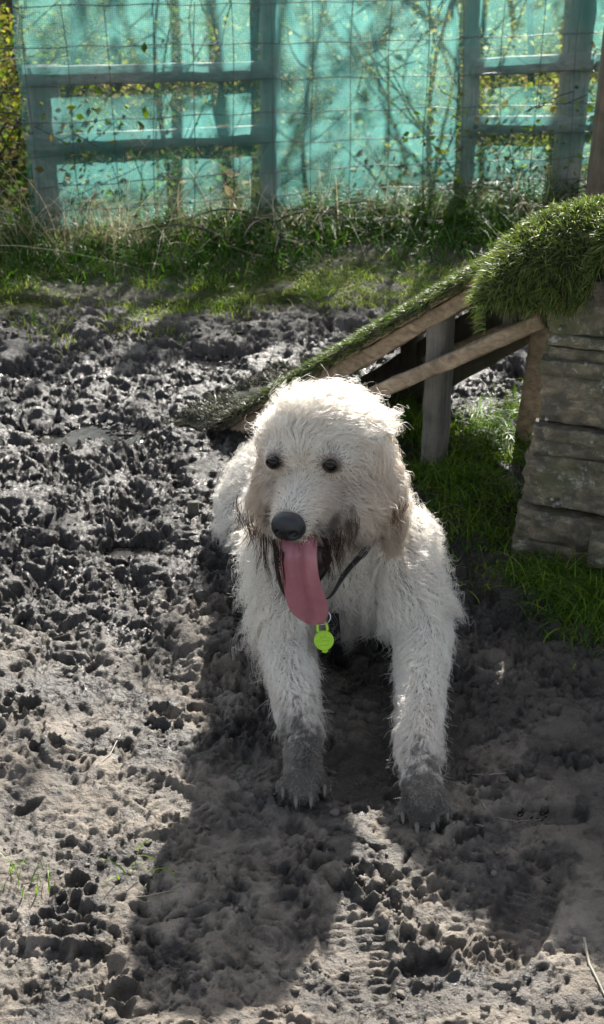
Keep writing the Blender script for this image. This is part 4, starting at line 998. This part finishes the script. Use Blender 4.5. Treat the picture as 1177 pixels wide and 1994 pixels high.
# long wet beard strands, brown, hanging from the corners of the mouth
def beard():
    X, C0 = [], []
    def lock(px, py, Y, dx, ln, n, col, cu=.006, sp=.004, fwd=0):
        b_ = arr(W(px, py, Y - .048)); ph0 = RNG.random() * 6.28
        for k in range(n):
            ph = ph0 + RNG.normal(0, .5); L_ = ln * RNG.uniform(.75, 1.1); s0 = RNG.standard_normal(3) * sp; q = []
            for j in range(K):
                t = j / (K - 1); q.append(b_ + s0 * (1 - .75 * t) + np.array([dx * t + cu * t * math.sin(ph + t * 5.5), -fwd * t + .004 * math.sin(t * 3) + cu * .6 * math.cos(ph + t * 5) * t, -L_ * t]))
            cl_ = np.array(col) * RNG.uniform(.7, 1.5); X.append(q); C0.append([cl_] * K)
    dk = (.010, .006, .005); br = (.05, .030, .020)
    for a in ((508, 1040, 1.995, -.003, .075, 12, br), (518, 1045, 1.99, .004, .095, 14, dk), (530, 1050, 1.985, .008, .060, 10, dk), (541, 1056, 1.98, .004, .075, 14, dk), (548, 1075, 1.985, .0, .085, 12, dk), (498, 1030, 2.0, -.004, .05, 12, br), (486, 1015, 2.01, .0, .055, 10, br),
              (632, 1045, 1.985, .010, .060, 16, dk), (641, 1050, 1.985, .004, .070, 16, dk), (650, 1040, 1.99, .012, .065, 14, dk), (660, 1030, 1.995, .004, .060, 14, br), (668, 1040, 2.0, -.008, .080, 12, dk), (628, 1075, 1.99, .012, .050, 14, dk), (645, 1090, 2.0, -.008, .045, 10, dk),
              (680, 1020, 2.0, .006, .055, 14, br), (695, 1010, 2.01, .0, .05, 12, br), (612, 1040, 1.975, .006, .03, 8, br)):
        lock(*a)
    # long wavy hair of the two ears
    cream = np.array([.74, .61, .46]); tipc = np.array([.075, .048, .032])
    def earlock(root, ln, dxy, n, tip):
        ph0 = RNG.random() * 6.28; cu = RNG.uniform(.006, .010); wv_ = RNG.uniform(6, 10)
        for k in range(n):
            ph = ph0 + RNG.normal(0, .35); L_ = ln * RNG.uniform(.8, 1.08); s0 = RNG.standard_normal(3) * .006; q = []; cc_ = []
            lo_ = RNG.random() < .12
            for j in range(K):
                t = j / (K - 1); w_ = cu * (t ** .6) * (1.8 if lo_ else 1)
                q.append(root + s0 * (1 - .7 * t) + dxy * t + np.array([w_ * math.sin(ph + t * wv_), w_ * .7 * math.cos(ph + t * wv_), -L_ * t]))
                m_ = float(sstep(tip - .25, tip + .2, np.array(t))); cc_.append((cream * (1 - m_) + tipc * m_) * (1 + .06 * math.sin(ph0 * 9)))
            X.append(q); C0.append(cc_)
    for s, nl in ((-1, 26), (1, 34)):
        for k in range(nl):
            t = RNG.random(); r_ = (.102 if s < 0 else .104) + .012 * t + RNG.normal(0, .004)
            f_ = RNG.uniform(-.035, .022); u_ = .055 - .105 * t
            root = hd(f_, s * r_, u_); earlock(root, RNG.uniform(.070, .100) + .02 * (1 - t), hR * s * RNG.uniform(.004, .020) + hF * RNG.uniform(-.002, .012), 42, .95 - .45 * t if s > 0 else .80 - .45 * t)
    # tips of the two ears
    for (px, py, Y, dx) in ((468, 1000, 2.09, -.003), (478, 1010, 2.08, .0), (488, 1005, 2.08, .006), (462, 975, 2.10, -.003), (766, 990, 2.085, .006), (778, 985, 2.09, .006), (790, 980, 2.095, -.003), (770, 1000, 2.085, .002), (784, 1000, 2.09, .0)):
        for j in range(1): lock(px + random.uniform(-5, 5), py, Y - .01, dx, .045, 14, (.09, .06, .040) if random.random() < .6 else (.28, .20, .13), .008, .006)
    X = np.array(X); make_curves('beard', X, np.array(C0), np.full(len(X), .00045), dog)
beard()
# eyes
M['eye'] = make_plain('dark_eye', (.006, .004, .003), .03, spec=.28); M['rim'] = make_plain('eye_rim', (.02, .014, .012), .4)
for s in (0, 1):
    mb = MB(); bm = bmesh.new(); bmesh.ops.create_uvsphere(bm, u_segments=24, v_segments=16, radius=.0110); V = np.array([v.co[:] for v in bm.verts]) + EYES[s] + hF * .0030; F = [[v.index for v in f.verts] for f in bm.faces]; bm.free()
    mb.add(V, F); e = mb.build('eye', M['eye'], dog)
    mb = MB(); pts = []
    for k in range(25):
        a = k / 24 * 2 * math.pi; q = EYES[s] + hF * (.0100 - .0040 * abs(math.cos(a))) + hR * math.cos(a) * .0122 + hU * math.sin(a) * .0088; pts.append(tuple(q))
    mb.tube(pts, .0019, 6, cap=False); mb.build('eyelid', M['rim'], dog)
# nose
def nose():
    nu, nv_ = 48, 32; mb = MB(); G_ = []
    for j in range(nv_ + 1):
        v = -math.pi / 2 + math.pi * j / nv_; row_ = []
        for i in range(nu + 1):
            u = 2 * math.pi * i / nu; x = math.cos(v) * math.sin(u); y = math.sin(v); z = math.cos(v) * math.cos(u)   # x right, y up, z forward
            ex = .85; fx = np.sign(x) * abs(x) ** ex; fy_ = np.sign(y) * abs(y) ** .85
            wdt = .0300 * (1 - .20 * max(0, -y) ** 1.2); q = np.array([fx * wdt, fy_ * .0250 - .002 * (x * x), z * .020])
            for s in (-1, 1):
                d = math.hypot((q[0] - s * .0135) * (1 if s * q[0] > .0135 else 1.25), q[1] + .0060)
                if z > 0: q[2] -= .58 * q[2] * math.exp(-(d / .0062) ** 4) - .0010 * math.exp(-((d - .0100) / .0028) ** 2)
                d2 = math.hypot((q[0] - s * .021) / 1.6, q[1] + .008)
                if z > 0: q[2] -= .0022 * math.exp(-(d2 / .0032) ** 2)
            if z > 0: q[2] -= .0028 * math.exp(-(q[0] / .0013) ** 2) * sstep(.004, -.006, q[1])
            row_.append(tuple(NOSE + hR * q[0] + hU * q[1] + hF * (q[2] + .001)))
        G_.append(row_)
    mb.grid(np.array(G_)); m, nt, b = mat('nose_leather'); b.inputs['Base Color'].default_value = (.016, .016, .019, 1); b.inputs['Roughness'].default_value = .38
    vo = nt.nodes.new('ShaderNodeTexVoronoi'); vo.inputs['Scale'].default_value = 750; tc = nt.nodes.new('ShaderNodeTexCoord'); nt.links.new(tc.outputs['Object'], vo.inputs[0]); bump(nt, b, vo.outputs[0], .5, .0009)
    o = mb.build('nose', m, dog)
    mb = MB(); lp = []
    for s in (-1, 1):
        pts = [NOSE + hF * (-.006 - .020 * (t ** 2) * 1.6) + hR * s * (.001 + .034 * t) + hU * (-.020 - .012 * math.sin(min(1, t * 1.3) * 1.5) + .006 * t) for t in np.linspace(0, 1, 12)]
        mb.tube([tuple(p) for p in pts], [.0024] * 12, 8)
    mb.build('lip', M['rim'], dog)
nose()
# open mouth and tongue
mb = MB(); bm = bmesh.new(); bmesh.ops.create_uvsphere(bm, u_segments=24, v_segments=16, radius=1); V = np.array([v.co[:] for v in bm.verts]); F = [[v.index for v in f.verts] for f in bm.faces]; bm.free()
V = arr(W(597, 1088, 2.012)) + V[:, :1] * .040 * hR + V[:, 1:2] * .036 * hF + V[:, 2:] * .042 * hU; mb.add(V, F)
mb.build('mouth', make_plain('mouth_lining', (.03, .012, .012), .35), dog)
for pts in (((538, 1050, 1.99), (540, 1075, 1.98), (543, 1105, 1.985), (550, 1138, 1.99), (560, 1160, 2.00), (570, 1170, 2.02)), ((634, 1050, 1.98), (643, 1068, 1.978), (646, 1090, 1.98), (640, 1112, 1.985), (626, 1130, 1.99))):
    q = np.array([arr(W(p[0] - 4, p[1], p[2] - .030)) for p in pts]); tt = np.linspace(0, len(pts) - 1, 26); q = np.stack([np.interp(tt, range(len(pts)), q[:, k]) for k in range(3)], -1)
    for _ in range(4): q[1:-1] = (q[:-2] + q[2:] + 2 * q[1:-1]) / 4
    mb = MB(); mb.tube([tuple(p) for p in q], [.0034 - .0014 * abs(k / 25 - .4) for k in range(26)], 8); mb.build('lip', M['rim'], dog)
def tongue():
    ctr = [(583, 1040, 2.005, 33), (583, 1056, 1.978, 36), (583, 1080, 1.962, 37), (586, 1105, 1.958, 38), (591, 1130, 1.960, 40), (598, 1155, 1.965, 42), (604, 1178, 1.970, 41), (607, 1195, 1.975, 34), (607, 1206, 1.979, 22), (607, 1211, 1.982, 6)]
    c = np.array([arr(W(a, b_, y)) for a, b_, y, w in ctr]); w = np.array([q[3] for q in ctr]) / FPX * 2.21
    tt = np.linspace(0, len(ctr) - 1, 60); cs_ = np.stack([np.interp(tt, range(len(ctr)), c[:, k]) for k in range(3)], -1); ws = np.interp(tt, range(len(ctr)), w)
    for _ in range(5): cs_[1:-1] = (cs_[:-2] + cs_[2:] + 2 * cs_[1:-1]) / 4; ws[1:-1] = (ws[:-2] + ws[2:] + 2 * ws[1:-1]) / 4
    G_ = []; nn = 41
    for i in range(60):
        s = i / 59; row_ = []; dirv = cs_[min(i + 1, 59)] - cs_[max(i - 1, 0)]; dirv /= np.linalg.norm(dirv)
        sx = np.array([1, -.25, 0]) ; sx = sx - dirv * (sx @ dirv); sx /= np.linalg.norm(sx); nf = np.cross(dirv, sx); nf = -nf if nf[1] > 0 else nf
        th = .0065 * min(1, (ws[i] / .025)) + .0005
        for k in range(nn):
            a = 2 * math.pi * k / (nn - 1); ca, sa = math.cos(a), math.sin(a); x = np.sign(ca) * abs(ca) ** .8; y = np.sign(sa) * abs(sa) ** .7
            gr = 0
            g0 = -.05 + .16 * s
            if sa > 0: gr = .0095 * math.exp(-((x - g0) / .12) ** 2) * (1 - .3 * s) * min(1, 6 * (1 - s)) * min(1.0, s * 8)
            curlf = .013 * x * x * (1 - .6 * s) - .004 * (math.exp(-((abs(x) - .5) / .25) ** 2)) * -1
            q = cs_[i] + sx * x * ws[i] * (1 + .04 * math.sin(s * 9) * (1 if x > 0 else -.6)) + nf * (y * th - gr + curlf + .0012 * math.sin(s * 14 + x * 2))
            if i > 50 and x > .0: q = q + np.array([0, 0, .004 * x * (i - 50) / 9])
            row_.append(tuple(q))
        G_.append(row_)
    mb = MB(); mb.grid(np.array(G_)); m, nt, b = mat('wet_tongue'); L = nt.links.new
    n1 = noise(nt, 22, 4, .6); n2 = noise(nt, 900, 3, .6); tc = nt.nodes.new('ShaderNodeTexCoord'); sx = nt.nodes.new('ShaderNodeSeparateXYZ'); L(tc.outputs['Object'], sx.inputs[0])
    c = ramp(nt, n1, [(.3, (.35, .13, .155)), (.7, (.44, .175, .20))])
    L(c, b.inputs['Base Color']); b.inputs['Roughness'].default_value = .22; b.inputs['Subsurface Weight'].default_value = .08; b.inputs['Subsurface Radius'].default_value = (.012, .004, .003); b.inputs['Subsurface Scale'].default_value = .5
    bump(nt, b, n2, .5, .0008); mb.build('tongue', m, dog)
tongue()
# collar with ring and tag, dark chest strap of the harness
M['strap'] = make_plain('black_webbing', (.014, .015, .017), .6, bumpd=.0006, bs=700); M['refl'] = make_plain('grey_reflective_thread', (.30, .31, .32), .4); M['steel'] = make_plain('steel', (.6, .6, .6), .25, 1)
def band(pts, nrm, w, th, m_, name, parent):
    mb = MB(); n = len(pts); G_ = []
    for i, p in enumerate(pts):
        p = np.array(p, float); d = np.array(pts[min(i + 1, n - 1)], float) - np.array(pts[max(i - 1, 0)], float); d /= np.linalg.norm(d); nv = np.array(nrm[i], float); nv = nv - d * (nv @ d); nv /= np.linalg.norm(nv); s = np.cross(d, nv)
        G_.append([tuple(p + s * a * w / 2 + nv * b_ * th / 2) for a, b_ in ((-1, -1), (-.9, 1), (-.5, 1.1), (0, 1.15), (.5, 1.1), (.9, 1), (1, -1), (0, -1), (-1, -1))])
    mb.grid(np.array(G_)); return mb.build(name, m_, parent)
kp = [W(566, 1135, 2.10), W(600, 1190, 2.09), W(640, 1200, 2.09), W(680, 1150, 2.105), W(706, 1117, 2.085), W(727, 1090, 2.080), W(746, 1062, 2.105), W(768, 1010, 2.17), W(760, 960, 2.30), Vector((.06, 2.37, .40)), Vector((-.05, 2.30, .36)), W(520, 1040, 2.16), W(540, 1095, 2.10), W(566, 1135, 2.075)]
kp = [arr(k_) for k_ in kp]; cc = np.mean(kp, axis=0); kp = [k_ + (cc - k_) / np.linalg.norm(cc - k_) * .028 for k_ in kp]; n_ = 90; tt = np.linspace(0, len(kp) - 1, n_); cp = np.stack([np.interp(tt, range(len(kp)), np.array(kp)[:, k]) for k in range(3)], -1)
for _ in range(6): cp[1:-1] = (cp[:-2] + cp[2:] + 2 * cp[1:-1]) / 4
collar = band([tuple(p) for p in cp], [p - cc for p in cp], .018, .003, M['strap'], 'collar', dog)
def kid(mb, name, m_, par):
    o = mb.build(name, m_); o.parent = par; o.matrix_parent_inverse = par.matrix_world.inverted() @ Matrix.Identity(4)
    o.matrix_parent_inverse = (Matrix.Translation(Vector(dog.location)) @ par.matrix_parent_inverse).inverted() if False else Matrix.Identity(4); return o
mb = MB(); hp = [arr(W(650, 1196, 2.115)), arr(W(652, 1215, 2.125)), arr(W(655, 1250, 2.15)), arr(W(662, 1290, 2.18)), arr(W(664, 1305, 2.22))]
band(hp, [(0, -1, .2)] * 5, .019, .004, M['strap'], 'harness', dog)
tagc = arr(W(631, 1247, 2.025)); tR = np.array([.98, .17, 0.05]); tR /= np.linalg.norm(tR); tN = np.array([-.08, -.90, .42]); tN = tN - tR * (tN @ tR); tN /= np.linalg.norm(tN); tU = np.cross(tN, tR); tU = -tU if tU[2] < 0 else tU
def tp_(x, y, z=0): return tuple(tagc + tR * x + tU * y + tN * z)
M['lime'] = make_plain('lime_green_plastic', (.42, .72, .03), .38)
mb = MB(); rr_ = .0178; prof = [(0, .0030), (.6, .0030), (.84, .0028), (.90, .0042), (.97, .0040), (1, .0015), (1, -.003), (.6, -.004), (0, -.004)]
mb.grid(np.array([[tp_(rr_ * q * math.cos(a), rr_ * q * math.sin(a), z) for (q, z) in prof] for a in np.linspace(0, 2 * math.pi, 49)]))
def pad(x, y, rx, ry, h=.0052):
    mb.grid(np.array([[tp_(x + rx * math.sin(v) * math.cos(a), y + ry * math.sin(v) * math.sin(a), .0026 + (h - .0026) * math.cos(v)) for v in np.linspace(0, math.pi / 2, 7)] for a in np.linspace(0, 2 * math.pi, 19)]))
pad(0, -.0042, .0072, .0052); pad(-.0045, -.0062, .0038, .0035); pad(.0045, -.0062, .0038, .0035)
for (x, y) in ((-.0092, .0008), (-.0036, .0066), (.0036, .0066), (.0092, .0008)): pad(x, y, .0026, .0034)
mb.tube([tp_(.0085 * math.cos(a) * (1 if math.sin(a) > -.2 else 1.15), .0235 + .0105 * math.sin(a), .001) for a in np.linspace(-.75, math.pi + .75, 26)], .0026, 8)
mb.tube([tp_(-.005, -.0180, 0), tp_(0, -.0205, 0), tp_(.005, -.0180, 0)], .0026, 8)
tg = mb.build('tag', M['lime'], dog); 
mb = MB(); rc = arr(W(628, 1202, 2.03)); mb.tube([tuple(rc + tR * .0145 * math.cos(a) + tU * .0125 * math.sin(a) + tN * .002) for a in np.linspace(0, 2 * math.pi, 33)], .0011, 8, cap=False)
rg = mb.build('ring', M['steel'], dog)
for o in (tg, rg):
    o.parent = collar; o.matrix_parent_inverse = (Matrix.Translation(Vector(dog.location)) @ collar.matrix_parent_inverse).inverted()
mb = MB()
for k in (-.004, .004): mb.tube([tuple(cp[i] + (lambda n2: n2 / np.linalg.norm(n2))(cp[i] - cc) * .0026 + np.array([0, 0, 1]) * k) for i in range(n_)], .0007, 5)
th = mb.build('thread', M['refl'], dog); th.parent = collar; th.matrix_parent_inverse = (Matrix.Translation(Vector(dog.location)) @ collar.matrix_parent_inverse).inverted()
# claws
M['claw'] = make_plain('muddy_claw', (.14, .125, .105), .5)
for q in LT + RT:
    q = arr(q); mb = MB(); d = np.array([0, -1, 0]); mb.tube([tuple(q + [0, -.004, .005]), tuple(q + [0, -.015, .003]), tuple(q + [0, -.021, -.002]), tuple(q + [0, -.024, -.008])], [.0042, .0040, .0030, .0012], 8); mb.build('claw', M['claw'], dog)
# ------------------------------------------------------------------ light
wd = bpy.data.worlds.new('World'); sc.world = wd; wd.use_nodes = True; nt = wd.node_tree
sky = nt.nodes.new('ShaderNodeTexSky'); sky.sky_type = 'NISHITA'; sky.sun_disc = False
EL, AZ = R(33.2), R(13)
sky.sun_elevation = EL; sky.sun_rotation = AZ; sky.ozone_density = 1.0; sky.air_density = 1.0; sky.dust_density = 2.0
hs = nt.nodes.new('ShaderNodeHueSaturation'); hs.inputs['Saturation'].default_value = .50; nt.links.new(sky.outputs[0], hs.inputs['Color']); nt.links.new(hs.outputs[0], nt.nodes['Background'].inputs[0]); nt.nodes['Background'].inputs[1].default_value = .080
ld = bpy.data.lights.new('sun', 'SUN'); ld.energy = 4.9; ld.angle = R(.5); ld.color = (1, .955, .88)
lo = bpy.data.objects.new('sun', ld); COL.objects.link(lo)
sd = Vector((math.sin(AZ) * math.cos(EL), math.cos(AZ) * math.cos(EL), math.sin(EL)))
lo.rotation_euler = (-sd).to_track_quat('-Z', 'Y').to_euler(); lo.location = sd * 20
sc.view_settings.view_transform = 'Standard'; sc.view_settings.look = 'None'; sc.view_settings.exposure = 1.64; sc.view_settings.gamma = 1
sc.cycles.use_denoising = True; sc.cycles.max_bounces = 10; sc.cycles.transparent_max_bounces = 16; sc.cycles.caustics_reflective = False; sc.cycles.caustics_refractive = False
sc.cycles.sample_clamp_indirect = 6
